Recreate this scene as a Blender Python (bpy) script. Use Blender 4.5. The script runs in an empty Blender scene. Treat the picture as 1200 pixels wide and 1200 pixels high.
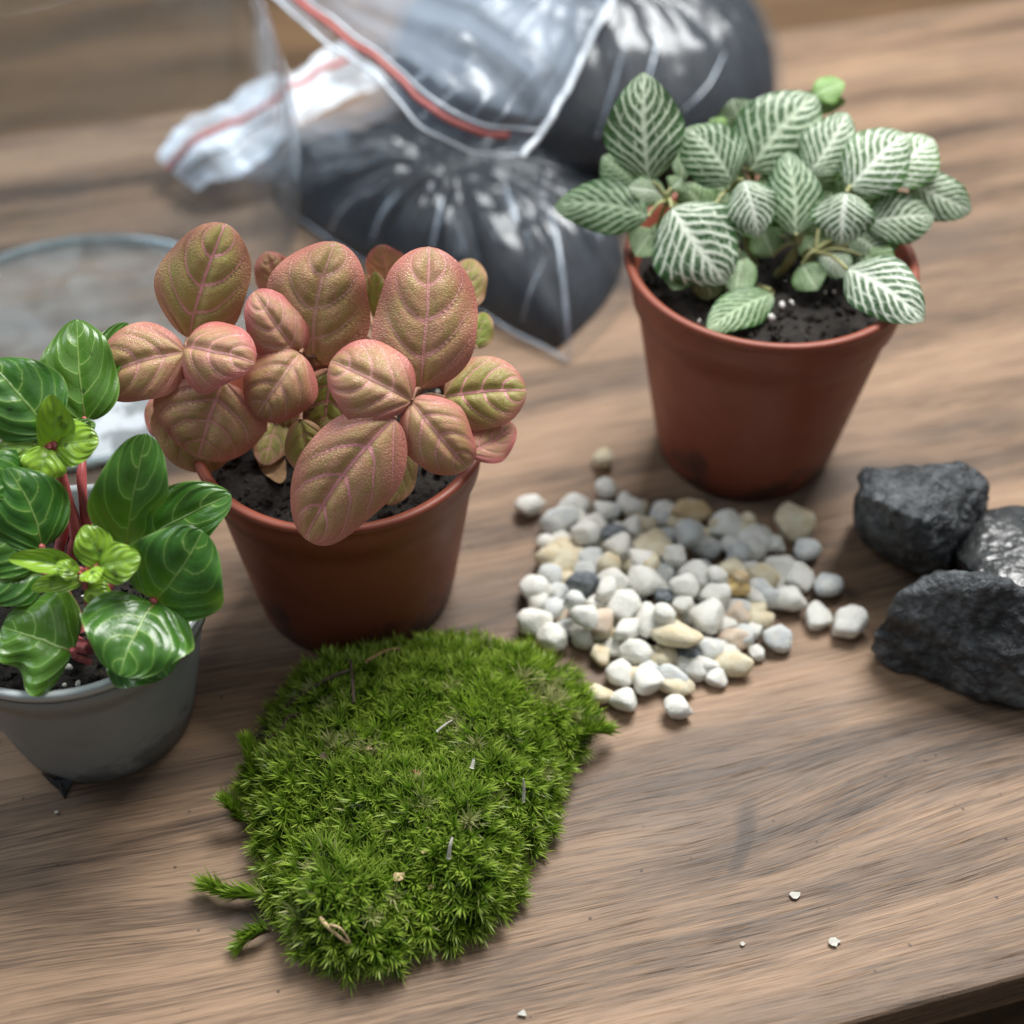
import bpy, bmesh, math, random
import numpy as np
from mathutils import Vector, Matrix, noise, geometry

S = bpy.context.scene
COL = S.collection
random.seed(11)
RNG = np.random.default_rng(11)

# ------------------------------------------------------------------ camera, world, lights, exposure
CAM_H = 0.396
PITCH = 45.0
FPX = 1750.0                      # focal length in photo pixels (photo is 1200 wide)
cam_d = bpy.data.cameras.new('camera')
cam = bpy.data.objects.new('camera', cam_d); COL.objects.link(cam)
cam.location = (0, 0, CAM_H)
cam.rotation_euler = (math.radians(90 - PITCH), 0, 0)
cam_d.sensor_width = 36.0
cam_d.lens = 36.0 * FPX / 1200.0
cam_d.clip_start = 0.01
cam_d.clip_end = 50
cam_d.dof.use_dof = True
cam_d.dof.focus_distance = 0.445
cam_d.dof.aperture_fstop = 5.6
S.camera = cam

world = bpy.data.worlds.new('World'); S.world = world
world.use_nodes = True
bgn = world.node_tree.nodes['Background']
bgn.inputs[0].default_value = (0.78, 0.89, 1.0, 1)
bgn.inputs[1].default_value = 0.20

def area(name, loc, target, sx, sy, power, color):
    d = bpy.data.lights.new(name, 'AREA'); d.shape = 'RECTANGLE'; d.size = sx; d.size_y = sy
    d.energy = power; d.color = color
    o = bpy.data.objects.new(name, d); COL.objects.link(o)
    o.location = loc
    o.rotation_euler = (Vector(target) - Vector(loc)).to_track_quat('-Z', 'Y').to_euler()
    return o
area('window_light', (0.32, 1.02, 1.28), (0, 0.40, 0), 0.75, 0.65, 38, (1.0, 0.985, 0.96))
area('ceiling_bounce', (0.5, 0.0, 1.5), (0, 0.35, 0), 1.2, 1.2, 3, (1.0, 0.97, 0.92))
area('side_fill', (-0.95, 0.55, 1.05), (0, 0.45, 0), 0.5, 0.8, 6.5, (0.86, 0.93, 1.0))  # added cool fill lamp, brings highlights to the bag film and leaves

S.view_settings.view_transform = 'Standard'
S.view_settings.look = 'None'
S.view_settings.gamma = 1.0
S.view_settings.exposure = 0.12
S.cycles.use_denoising = True
S.cycles.max_bounces = 10
S.cycles.transparent_max_bounces = 24
S.cycles.caustics_reflective = False
S.cycles.caustics_refractive = False

# ------------------------------------------------------------------ geometry of the place, from the camera's calibration
K = math.sqrt(0.5)
FWD = Vector((0, K, -K)); UPV = Vector((0, K, K)); RGT = Vector((1, 0, 0)); CAMP = Vector((0, 0, CAM_H))
def at(px, py, z=0.0):
    """where a photo pixel lands on the horizontal plane at height z"""
    d = FWD + UPV * ((600 - py) / FPX) + RGT * ((px - 600) / FPX)
    return CAMP + d * ((z - CAM_H) / d.z)
def depth(p): return (p - CAMP).dot(FWD)

# ------------------------------------------------------------------ object helpers
def link(name, me, mat=None, parent=None):
    o = bpy.data.objects.new(name, me); COL.objects.link(o)
    if mat is not None and not me.materials:
        me.materials.append(mat)
    if parent is not None: o.parent = parent
    return o
def empty(name, loc, label, cat, group=None):
    o = bpy.data.objects.new(name, None); COL.objects.link(o)
    o.location = loc; o.empty_display_size = 0.01
    o['label'] = label; o['category'] = cat
    if group: o['group'] = group
    return o
def tag(o, label, cat, group=None):
    o['label'] = label; o['category'] = cat
    if group: o['group'] = group
    return o
def mesh_py(name, verts, faces, smooth=True):
    me = bpy.data.meshes.new(name)
    me.from_pydata([tuple(v) for v in verts], [], faces)
    if smooth: me.polygons.foreach_set('use_smooth', [True] * len(me.polygons))
    me.update()
    return me
def mesh_bm(name, bm, smooth=True):
    me = bpy.data.meshes.new(name); bm.to_mesh(me); bm.free()
    if smooth: me.polygons.foreach_set('use_smooth', [True] * len(me.polygons))
    return me
def grid_faces(nu, nv, closed_v=False):
    f = []
    for i in range(nu - 1):
        for j in range(nv if closed_v else nv - 1):
            j2 = (j + 1) % nv
            f.append((i * nv + j, i * nv + j2, (i + 1) * nv + j2, (i + 1) * nv + j))
    return f
def lathe(name, prof, n=96, wob=0.0):
    vs = []
    for r, z in prof:
        for j in range(n):
            a = 2 * math.pi * j / n
            w = 1 + wob * math.sin(2 * a + z * 30)
            vs.append((r * w * math.cos(a), r * w * math.sin(a), z))
    fs = grid_faces(len(prof), n, True)
    if prof[0][0] > 1e-4 and False: pass
    return mesh_py(name, vs, [tuple(reversed(f)) for f in fs])
def tube_geo(pts, radii, n=8):
    pts = [Vector(p) for p in pts]
    vs, fs = [], []
    up = Vector((0.3, 0.2, 1)).normalized()
    for i, p in enumerate(pts):
        t = (pts[min(i + 1, len(pts) - 1)] - pts[max(i - 1, 0)]).normalized()
        a = t.cross(up)
        if a.length < 1e-3: a = t.cross(Vector((1, 0, 0)))
        a.normalize(); b = t.cross(a)
        for j in range(n):
            an = 2 * math.pi * j / n
            vs.append(p + (a * math.cos(an) + b * math.sin(an)) * radii[i])
    fs = grid_faces(len(pts), n, True)
    fs.append(tuple(range(n))); fs.append(tuple(range((len(pts) - 1) * n, len(pts) * n))[::-1])
    return vs, fs
def smooth_path(pts, k=6):
    P = [Vector(p) for p in pts]; out = []
    for i in range(len(P) - 1):
        p0 = P[max(i - 1, 0)]; p1 = P[i]; p2 = P[i + 1]; p3 = P[min(i + 2, len(P) - 1)]
        for j in range(k):
            t = j / k
            out.append(0.5 * ((2 * p1) + (p2 - p0) * t + (2 * p0 - 5 * p1 + 4 * p2 - p3) * t * t + (3 * p1 - p0 - 3 * p2 + p3) * t ** 3))
    out.append(P[-1]); return out
class Geo:
    def __init__(s): s.v = []; s.f = []
    def add(s, vs, fs):
        o = len(s.v); s.v += [tuple(v) for v in vs]; s.f += [tuple(i + o for i in f) for f in fs]
    def mesh(s, name, smooth=True): return mesh_py(name, s.v, s.f, smooth)

# ------------------------------------------------------------------ shader helpers
class NT:
    def __init__(s, name):
        s.m = bpy.data.materials.new(name); s.m.use_nodes = True
        s.t = s.m.node_tree; s.n = s.t.nodes; s.n.clear()
        s.out = s.n.new('ShaderNodeOutputMaterial')
    def node(s, typ, **kw):
        n = s.n.new(typ)
        for k, v in kw.items(): setattr(n, k, v)
        return n
    def plug(s, sock, v):
        if isinstance(v, E): v = v.s
        if hasattr(v, 'is_output'): s.t.links.new(v, sock)
        else:
            if isinstance(v, tuple):
                v = v[:len(sock.default_value)] + (1.0,) * (len(sock.default_value) - len(v))
            sock.default_value = v
    def math(s, op, *a):
        n = s.node('ShaderNodeMath', operation=op)
        for i, v in enumerate(a): s.plug(n.inputs[i], v)
        return E(s, n.outputs[0])
    def sm(s, x, lo, hi):
        n = s.node('ShaderNodeMapRange', interpolation_type='SMOOTHSTEP')
        s.plug(n.inputs[0], x); s.plug(n.inputs[1], lo); s.plug(n.inputs[2], hi)
        n.inputs[3].default_value = 0; n.inputs[4].default_value = 1
        return E(s, n.outputs[0])
    def mix(s, f, a, b, blend='MIX'):
        n = s.node('ShaderNodeMix', data_type='RGBA', blend_type=blend)
        s.plug(n.inputs[0], f)
        for i, v in ((6, a), (7, b)):
            if isinstance(v, tuple) and len(v) == 3: v = v + (1,)
            s.plug(n.inputs[i], v)
        return n.outputs[2]
    def noise(s, vec, scale, detail=3, rough=.55, dist=0, dim='3D'):
        n = s.node('ShaderNodeTexNoise', noise_dimensions=dim)
        if vec is not None: s.plug(n.inputs['Vector'], vec)
        s.plug(n.inputs['Scale'], scale); n.inputs['Detail'].default_value = detail
        n.inputs['Roughness'].default_value = rough; n.inputs['Distortion'].default_value = dist
        return E(s, n.outputs['Fac'])
    def voronoi(s, vec, scale, feature='F1', out='Distance', rnd=1.0):
        n = s.node('ShaderNodeTexVoronoi', feature=feature)
        if vec is not None: s.plug(n.inputs['Vector'], vec)
        s.plug(n.inputs['Scale'], scale); n.inputs['Randomness'].default_value = rnd
        return n.outputs[out]
    def xyz(s, x, y, z=0.0):
        n = s.node('ShaderNodeCombineXYZ')
        for i, v in enumerate((x, y, z)): s.plug(n.inputs[i], v)
        return n.outputs[0]
    def sep(s, v):
        n = s.node('ShaderNodeSeparateXYZ'); s.plug(n.inputs[0], v)
        return [E(s, o) for o in n.outputs]
    def obj(s): return s.node('ShaderNodeTexCoord').outputs['Object']
    def uv(s): return s.node('ShaderNodeTexCoord').outputs['UV']
    def attr(s, name, out='Fac'): return s.node('ShaderNodeAttribute', attribute_name=name).outputs[out]
    def bump(s, h, strength=.3, distance=.001):
        n = s.node('ShaderNodeBump'); s.plug(n.inputs['Height'], h)
        n.inputs['Strength'].default_value = strength; n.inputs['Distance'].default_value = distance
        return n.outputs[0]
    def ramp(s, f, stops):
        n = s.node('ShaderNodeValToRGB'); s.plug(n.inputs[0], f)
        el = n.color_ramp.elements
        while len(el) < len(stops): el.new(0.5)
        for e, (p, c) in zip(el, stops): e.position = p; e.color = tuple(c) + (1,)
        return n.outputs[0]
    def bsdf(s, **kw):
        n = s.node('ShaderNodeBsdfPrincipled')
        for k, v in kw.items():
            k = k.replace('_', ' ')
            if isinstance(v, tuple) and len(v) == 3: v = v + (1,)
            s.plug(n.inputs[k], v)
        return n
    def done(s, shader): s.t.links.new(shader, s.out.inputs[0]); return s.m
class E:
    def __init__(s, nt, sock): s.nt = nt; s.s = sock
    def __add__(s, o): return s.nt.math('ADD', s, o)
    __radd__ = __add__
    def __mul__(s, o): return s.nt.math('MULTIPLY', s, o)
    __rmul__ = __mul__
    def __sub__(s, o): return s.nt.math('SUBTRACT', s, o)
    def __rsub__(s, o): return s.nt.math('SUBTRACT', o, s)
    def __truediv__(s, o): return s.nt.math('DIVIDE', s, o)
    def abs(s): return s.nt.math('ABSOLUTE', s)
    def fract(s): return s.nt.math('FRACT', s)
    def min(s, o): return s.nt.math('MINIMUM', s, o)
    def max(s, o): return s.nt.math('MAXIMUM', s, o)
    def pow(s, o): return s.nt.math('POWER', s, o)
    def exp(s): return s.nt.math('EXPONENT', s)

# ------------------------------------------------------------------ materials
BOARD_ANG = math.radians(15.4)
E1 = Vector((math.cos(BOARD_ANG), math.sin(BOARD_ANG), 0)); E2 = Vector((-math.sin(BOARD_ANG), math.cos(BOARD_ANG), 0))
EDGE_F = at(1105, 1170, 0).dot(E2)        # front edge of the board across the grain
EDGE_B = at(600, 78, 0).dot(E2)
BOARD_C = E2 * ((EDGE_F + EDGE_B) / 2)
def to_board(p): return ((p - BOARD_C).dot(E1), (p - BOARD_C).dot(E2))

def wood_material(name, knots, light, mid, dark, grey, rough=.50):
    M = NT(name)
    o = M.obj(); x, y, z = M.sep(o)
    # slow wander of the grain
    w1 = M.noise(M.xyz(x * 3.0, y * 9.0, z * 9.0), 1.0, 2) - 0.5
    w2 = M.noise(M.xyz(x * 14.0, y * 30.0, z * 30), 1.0, 3) - 0.5
    yy = y + w1 * 0.030 + w2 * 0.0022
    kmask = None
    for kx, ky, rx, ry, amp, rot, wt in knots:
        ca, sa = math.cos(rot), math.sin(rot)
        wx = x + w2 * .012; wy = y + w1 * .02
        dx = ((wx - kx) * ca + (wy - ky) * sa) / rx; dy = ((wy - ky) * ca - (wx - kx) * sa) / ry
        g = (0.0 - (dx * dx + dy * dy)).exp() * wt
        lx = (x - kx) / .045; ly = (y - ky) / .022
        yy = yy + (0.0 - (lx * lx + ly * ly)).exp() * amp
        kmask = g if kmask is None else kmask.max(g)
    v1 = M.xyz(x * 2.2, yy * 26, z * 26)
    bands = M.noise(v1, 1.0, 4, .6)
    fig = M.noise(M.xyz(x * 7, yy * 90, z * 90), 1.0, 4, .62)
    fine = M.noise(M.xyz(x * 26, yy * 720, z * 720), 1.0, 3, .6)
    hair = M.noise(M.xyz(x * 60, yy * 2200, z * 2200), 1.0, 2, .6)
    pores = M.sm(M.noise(M.xyz(x * 38, yy * 3000, z * 3000), 1.0, 3, .55), 0.58, 0.70)
    pmask = M.sm(M.noise(M.xyz(x * 9, yy * 40, 3.0), 1.0, 2), .4, .62)
    f = (bands * 0.90 + fig * 0.36 + fine * 0.34 + hair * 0.36 - 0.98) * 1.5 + 0.5
    streak = M.sm(M.noise(M.xyz(x * 8, yy * 1700, 5.0), 1.0, 3, .6), .53, .66) * M.sm(M.noise(M.xyz(x * 4, yy * 24, 8.0), 1.0, 2), .36, .60)
    c = M.ramp(f, [(0.24, dark), (0.42, mid), (0.60, light), (0.80, tuple(min(1, v * 1.25) for v in light))])
    gmask = M.sm(M.noise(M.xyz(x * 5, yy * 20, 7.0), 1.0, 3), .46, .70)
    c = M.mix(gmask * 0.55, c, grey)
    c = M.mix(streak * .5, c, tuple(v * .6 for v in dark))
    c = M.mix(pores * (pmask * 0.5 + 0.10), c, tuple(v * .38 for v in dark))
    if kmask is not None:
        c = M.mix(M.sm(kmask + (bands - .5) * .6 + (fig - .5) * 1.3 + (fine - .5) * .7, .22, .85) * 0.80, c, tuple(v * .50 for v in grey))
    spk = 1.0 - M.sm(E(M, M.voronoi(M.xyz(x * 150, y * 150, 0), 1.0)), .05, .11)
    c = M.mix(spk * M.sm(M.noise(o, 60, 2), .5, .6) * .8, c, (.03, .02, .015))
    scuff = M.sm(M.noise(M.xyz(x * 40, y * 130, 2.0), 1.0, 4, .7), .68, .80)
    c = M.mix(scuff * 0.18, c, (.55, .53, .50))
    r = fine * 0.16 + pores * 0.2 + (rough - .08)
    b = M.bump(fine * 0.5 + hair * .35 - pores * 0.9, .38, .0006)
    p = M.bsdf(Base_Color=c, Roughness=r, Normal=b, Specular_IOR_Level=.25)
    return M.done(p.outputs[0])

kn = [to_board(at(868, 985)), to_board(at(300, 1075)), to_board(at(1130, 1000)), to_board(at(1130, 500))]
WOOD = wood_material('walnut_board',
    [(kn[0][0], kn[0][1], .015, .0042, .006, math.radians(54), 1.0), (kn[0][0] - .002, kn[0][1] - .002, .030, .0075, 0, .12, .62), (kn[1][0], kn[1][1], .013, .007, .005, math.radians(-25), .85), (kn[2][0], kn[2][1], .04, .004, .003, .05, .6), (kn[3][0], kn[3][1], .06, .010, .005, 0, .6), (kn[1][0] - .03, kn[1][1] + .055, .05, .012, 0, .05, .6)],
    (.290, .188, .118), (.168, .108, .069), (.056, .038, .027), (.098, .074, .059))
FLOORM = wood_material('floor_boards', [], (.17, .10, .05), (.12, .072, .038), (.065, .04, .022), (.11, .075, .045), .6)

def plastic_pot(name, base, dirt, rough=.42):
    M = NT(name); o = M.obj(); x, y, z = M.sep(o)
    n = M.noise(o, 90, 4, .6)
    c = M.mix(M.sm(n, .35, .75) * .35, base, tuple(v * .72 for v in base))
    d = M.sm(M.noise(o, 55, 5, .65) + (0.022 - z) * 9, .55, .74)
    c = M.mix(d * .75, c, dirt)
    sc = M.sm(M.noise(M.xyz(x * 60, y * 60, z * 260), 1.0, 4, .7), .70, .78)
    c = M.mix(sc * .4, c, tuple(min(1, v * 2 + .06) for v in base))
    g = M.noise(o, 1400, 2)
    p = M.bsdf(Base_Color=c, Roughness=n * .2 + (rough - .1), Normal=M.bump(g + n * .6, .12, .0005), Specular_IOR_Level=.4)
    return M.done(p.outputs[0])
POT_RED = plastic_pot('terracotta_plastic', (.245, .062, .034), (.045, .028, .02), .48)
POT_GREY = plastic_pot('grey_plastic', (.25, .265, .262), (.08, .08, .08), .45)
M = NT('pale_plastic_rim'); POT_RIM = M.done(M.bsdf(Base_Color=(.42, .46, .46), Roughness=.22, Specular_IOR_Level=.6).outputs[0])

M = NT('potting_soil'); o = M.obj()
c = M.ramp(M.noise(o, 420, 5, .7), [(.3, (.006, .005, .004)), (.55, (.022, .017, .013)), (.8, (.06, .045, .032))])
SOIL = M.done(M.bsdf(Base_Color=c, Roughness=.85, Normal=M.bump(M.noise(o, 700, 5, .7), .9, .002)).outputs[0])
M = NT('perlite'); PERL = M.done(M.bsdf(Base_Color=(.68, .66, .62), Roughness=.8).outputs[0])

def vein_field(M, a, b, n, w0, mid_w, seed=0.0, warp=.05, sharp=.35, off2=.35):
    u = M.uv(); s0, v0, _ = M.sep(u)
    rnd = E(M, M.node('ShaderNodeObjectInfo').outputs['Random'])
    off = M.xyz(rnd * 37.0 + seed, rnd * 11.0, 0.0)
    add = M.node('ShaderNodeVectorMath', operation='ADD'); M.plug(add.inputs[0], u); M.plug(add.inputs[1], off)
    nv = add.outputs[0]
    s = s0 + (M.noise(nv, 5, 2) - .5) * warp
    t = (v0 - .5) * 2.0 + (M.noise(nv, 4, 2) - .5) * warp * 1.2
    at_ = t.abs()
    side = M.math('GREATER_THAN', t, 0.0)
    ph = (s - at_ * a - at_ * at_ * b) * n + side * off2
    fr = ph.fract(); dist = fr.min(1.0 - fr)
    wv = (1.0 - at_ * .55) * w0
    lat = 1.0 - M.sm(dist / wv, sharp, 1.0)
    mid = 1.0 - M.sm(at_ / mid_w, .35, 1.0)
    return dict(ph=ph, nz=M.noise(nv, 9, 2), nz2=M.noise(nv, 13, 2), u=nv, s=s0, t=t, at=at_, dist=dist, lat=lat, mid=mid, rnd=rnd)
def leaf_out(M, col, rough, bump, trans_col, trans=.22, spec=.45, coat=0.0):
    p = M.bsdf(Base_Color=col, Roughness=rough, Normal=bump, Specular_IOR_Level=spec, Coat_Weight=coat, Coat_Roughness=.15)
    t = M.node('ShaderNodeBsdfTranslucent'); M.plug(t.inputs[0], trans_col)
    mx = M.node('ShaderNodeMixShader'); mx.inputs[0].default_value = trans
    M.t.links.new(p.outputs[0], mx.inputs[1]); M.t.links.new(t.outputs[0], mx.inputs[2])
    return M.done(mx.outputs[0])

# pink fittonia: object colour r = how pink, g = how green, b = how strong the pink veins
M = NT('copper_pink_leaf'); V = vein_field(M, .05, .42, 4.1, .085, .05, 0, .06, .3, .08)
oc = M.sep(M.node('ShaderNodeObjectInfo').outputs['Color'])
edge = M.sm(V['at'] + (V['s'] - .5).abs() * .9, .55, 1.25)
cell = E(M, M.voronoi(M.xyz(M.sep(V['u'])[0] * 1.5, M.sep(V['u'])[1], 0), 34, 'DISTANCE_TO_EDGE'))
net = 1.0 - M.sm(cell, .03, .13)
blot = M.noise(V['u'], 7, 3)
body = M.mix(M.sm(blot, .38, .62), (.46, .34, .14), (.60, .33, .21))
body = M.mix((edge * .85 + .12) * oc[0], body, (.60, .18, .165))
body = M.mix(oc[1] * M.sm(blot * .5 + (1.0 - edge) * .5, .2, .75), body, (.26, .38, .04))
body = M.mix(net * (.50 + edge * .25), body, M.mix(oc[1], (.46, .155, .125), (.32, .22, .06)))
veins = V['lat'] * M.sm(1.0 - V['at'], .02, .30)
veins = veins.max(V['mid'])
col = M.mix(veins * (oc[2] * .55 + .45), body, M.mix(oc[2], (.72, .45, .34), (.85, .36, .38)))
fineb = M.noise(V['u'], 60, 3)
PINKLEAF = leaf_out(M, col, .33, M.bump(cell.min(.25) * .6 + fineb * .12 + blot * .25 + V['dist'] * .6 - V['mid'] * .4, .6, .0009), M.mix(.5, body, (.55, .18, .08)), .16, .5)

M = NT('white_vein_leaf'); V = vein_field(M, .38, .02, 8.2, .26, .11, 3, .07, .5)
oc = M.sep(M.node('ShaderNodeObjectInfo').outputs['Color'])
sx_, sy_, _ = M.sep(V['u'])
cell = E(M, M.voronoi(M.xyz(sx_ * 1.6, sy_, 0), 15, 'DISTANCE_TO_EDGE'))
net = (1.0 - M.sm(cell, .03, .10)) * M.sm(1.0 - V['at'], .0, .3)
cellid = M.math('FLOOR', V['ph'])
crs = (V['at'] * 3.1 + M.math('SINE', cellid * 12.9 + V['rnd'] * 40.0) * .35 + V['nz'] * .8).fract()
crs = 1.0 - M.sm(crs.min(1.0 - crs) / .085, .4, 1.0)
net = (crs * M.sm(V['nz2'], .35, .55)).max(net * .35) * M.sm(1.0 - V['at'], .02, .2)
vv = (V['lat'] * M.sm(1.06 - V['at'], .0, .22)).max(V['mid']).max(net * .85)
body = M.mix(M.noise(V['u'], 5, 2), (.012, .060, .010), (.028, .105, .018))
body = M.mix(oc[1], body, (.17, .36, .05))
halo = 1.0 - M.sm(V['dist'], .1, .45)
body = M.mix(halo * oc[0] * .28, body, (.20, .36, .18))
col = M.mix((vv * (oc[0] * .45 + .55)).min(1.0), body, M.mix(oc[0], (.56, .72, .42), (.90, .96, .82)))
WHITELEAF = leaf_out(M, col, .40, M.bump(V['dist'] * 1.0 + cell.min(.2) - V['mid'] * .2, .4, .0008), M.mix(.5, col, (.3, .5, .08)), .14, .45)

M = NT('glossy_green_leaf'); V = vein_field(M, .02, .62, 3.7, .050, .034, 6, .07)
oc = M.sep(M.node('ShaderNodeObjectInfo').outputs['Color'])
body = M.mix(M.noise(V['u'], 4, 3), (.018, .085, .011), (.048, .165, .020))
body = M.mix(oc[1], body, (.34, .56, .035))
halo = (1.0 - M.sm(V['dist'], .02, .28)) * .35 + (1.0 - M.sm(V['at'], .0, .25)) * .25
body = M.mix(halo, body, (.10, .26, .03))
rimv = M.sm(V['at'], .93, .99)
vv = (V['lat'] * M.sm(1.0 - V['at'], .03, .3)).max(V['mid']).max(rimv * .5)
vc = M.mix(M.sm(.22 - V['s'], .0, .2) * V['mid'], (.34, .50, .14), (.45, .16, .10))
col = M.mix(vv * .62, body, vc)
GREENLEAF = leaf_out(M, col, .27, M.bump(V['dist'] * 1.2 + M.noise(V['u'], 40, 3) * .12 - V['mid'] * .5, .5, .001), M.mix(.6, body, (.25, .5, .03)), .2, .55)

def simple(name, col, rough=.5, nscale=200, var=.3, spec=.4, bump=.2):
    M = NT(name); o = M.obj(); n = M.noise(o, nscale, 4, .6)
    c = M.mix(M.sm(n, .3, .7), tuple(v * (1 - var) for v in col), tuple(min(1, v * (1 + var)) for v in col))
    return M.done(M.bsdf(Base_Color=c, Roughness=rough, Specular_IOR_Level=spec, Normal=M.bump(n, bump, .001)).outputs[0])
STEM_PALE = simple('pale_stem', (.30, .30, .13), .5, 120, .3)
STEM_PINK = simple('pinkish_stem', (.36, .20, .13), .5, 120, .3)
STEM_RED = simple('red_stem', (.46, .10, .105), .35, 150, .3, .5)
DRYLEAF = simple('dry_leaf', (.36, .22, .11), .8, 160, .4)
STRAW = simple('dry_straw', (.50, .36, .20), .7, 300, .25)
CHIP = simple('white_chip', (.46, .44, .39), .6, 400, .2)
TWIG = simple('dark_twig', (.085, .055, .042), .85, 300, .4)
BLACKPL = simple('black_plastic', (.012, .012, .014), .35, 200, .3)
RUST = simple('rust_speck', (.30, .075, .02), .7, 300, .3)

def pebble_mat(name, col, var):
    M = NT(name); o = M.obj()
    rnd = E(M, M.node('ShaderNodeObjectInfo').outputs['Random'])
    off = M.node('ShaderNodeVectorMath', operation='ADD'); M.plug(off.inputs[0], o); M.plug(off.inputs[1], M.xyz(rnd * 9, rnd * 5, rnd * 3))
    n = M.noise(off.outputs[0], 1.6, 4, .6); n2 = M.noise(off.outputs[0], 7, 4, .65)
    c = M.mix(M.sm(n, .35, .68), col, var)
    c = M.mix(M.sm(n2, .58, .75) * .4, c, tuple(v * .62 for v in var))
    c = M.mix(rnd * .16, c, tuple(v * .7 for v in col))
    p = M.bsdf(Base_Color=c, Roughness=.48, Normal=M.bump(n2, .4, .10), Subsurface_Weight=.12, Subsurface_Radius=(.3, .25, .2), Subsurface_Scale=.004, Specular_IOR_Level=.4)
    return M.done(p.outputs[0])
PEB = {'w': pebble_mat('white_pebble', (.88, .88, .82), (.82, .80, .72)), 'c': pebble_mat('cream_pebble', (.80, .74, .56), (.72, .60, .38)),
       't': pebble_mat('tan_pebble', (.58, .42, .22), (.68, .58, .40)), 'y': pebble_mat('yellow_pebble', (.74, .52, .20), (.78, .64, .36)),
       'g': pebble_mat('grey_pebble', (.66, .70, .70), (.78, .78, .73)), 'd': pebble_mat('dark_grey_pebble', (.10, .12, .14), (.28, .31, .33)),
       'p': pebble_mat('pinkish_pebble', (.74, .58, .44), (.76, .67, .55))}

M = NT('black_rock'); o = M.obj()
n = M.noise(o, 38, 6, .62); n2 = M.noise(o, 260, 5, .7)
c = M.ramp(n * .6 + n2 * .4, [(.34, (.007, .008, .009)), (.47, (.038, .043, .047)), (.62, (.17, .185, .195))])
c = M.mix(M.sm(M.noise(o, 22, 3), .66, .74) * .5, c, (.075, .072, .045))
wet = M.sm(M.noise(o, 34, 4), .50, .66)
ROCK = M.done(M.bsdf(Base_Color=c, Roughness=.44 - wet * .30, Specular_IOR_Level=.5, Normal=M.bump(n * .7 + n2 * .8, .9, .004)).outputs[0])
M = NT('wet_black_rock'); o = M.obj()
n = M.noise(o, 60, 3, .5); n2 = M.noise(o, 240, 3, .6)
WETROCK = M.done(M.bsdf(Base_Color=M.ramp(n * .6 + n2 * .4, [(.35, (.012, .013, .014)), (.65, (.055, .058, .058))]), Roughness=M.noise(o, 45, 3) * .5 + .02, Specular_IOR_Level=.6, Normal=M.bump(n * .6 + n2 * .6, .6, .002)).outputs[0])
LICHEN = simple('ochre_stain', (.24, .18, .08), .8, 300, .4)

M = NT('bagged_black_sand'); o = M.obj()
n = M.noise(o, 420, 4, .8)
c = M.ramp(n * .8 + M.noise(o, 40, 3) * .3 - .05, [(.38, (.003, .0035, .005)), (.58, (.016, .018, .023)), (.78, (.075, .08, .09))])
BLACKSAND = M.done(M.bsdf(Base_Color=c, Roughness=.55, Normal=M.bump(n, .7, .002)).outputs[0])

def film(name, tint, haze, wr=1.0, rough=.12, tilt=.9, refl=.06, ns=45, st=(1, 1), rot=0.0, pw=4.0):
    M = NT(name); o = M.obj()
    ox, oy, oz = M.sep(o); cr, sr = math.cos(rot), math.sin(rot)
    so = M.xyz((ox * cr + oy * sr) * st[0], (oy * cr - ox * sr) * st[1], oz * st[1])
    n = M.noise(so, ns, 2, .5, .6) ; n2 = M.noise(so, ns * 3.3, 2, .5, .5)
    b = M.bump(n * .8 + n2 * .25, tilt, .006 * wr)
    tr = M.node('ShaderNodeBsdfTransparent'); tr.inputs[0].default_value = (.93, .95, .97, 1)
    gl = M.node('ShaderNodeBsdfGlossy'); gl.inputs['Color'].default_value = (.95, .98, 1, 1); gl.inputs['Roughness'].default_value = rough
    M.t.links.new(b, gl.inputs['Normal'])
    df = M.node('ShaderNodeBsdfDiffuse'); df.inputs[0].default_value = tint + (1,); M.t.links.new(b, df.inputs['Normal'])
    fr = M.node('ShaderNodeLayerWeight'); fr.inputs[0].default_value = .5; M.t.links.new(b, fr.inputs['Normal'])
    m1 = M.node('ShaderNodeMixShader'); M.plug(m1.inputs[0], M.sm(n, .3, .7) * haze + haze * .5)
    M.t.links.new(tr.outputs[0], m1.inputs[1]); M.t.links.new(df.outputs[0], m1.inputs[2])
    m2 = M.node('ShaderNodeMixShader'); M.plug(m2.inputs[0], (E(M, fr.outputs['Facing']).pow(pw) * .6 + refl).min(1.0))
    M.t.links.new(m1.outputs[0], m2.inputs[1]); M.t.links.new(gl.outputs[0], m2.inputs[2])
    return M.done(m2.outputs[0])
FILM = film('clear_bag_film', (.42, .55, .72), 0.018, .6, .24, 1.0, .038, 26, (1.6, .45), .35)
FLAPF = film('clear_bag_flap', (.58, .70, .86), .20, .5, .22, .60, .030, 20, (1.7, .28), .96)
WHITEFILM = film('milky_zip_film', (.80, .87, .94), .72, .5, .25, .5, .05, 40)
CREASE = film('film_fold', (.62, .72, .84), .22, .5, .25, .5, .10, 60)
M = NT('red_zip'); REDZIP = M.done(M.bsdf(Base_Color=(.62, .17, .15), Roughness=.35, Alpha=.8).outputs[0])
GLASS = film('thin_clear_glass', (.45, .48, .47), .02, .02, .03, .1, .02)
BASEGLASS = film('thick_base_glass', (.60, .61, .57), .22, .02, .08, .1)
TEAL = film('teal_glass_edge', (.70, .88, .85), .50, .02, .12, .1, .30)
M = NT('water_drop'); g = M.node('ShaderNodeBsdfGlass'); g.inputs['IOR'].default_value = 1.33; g.inputs['Roughness'].default_value = 0.0
tr = M.node('ShaderNodeBsdfTransparent'); mx = M.node('ShaderNodeMixShader'); mx.inputs[0].default_value = .45
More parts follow.
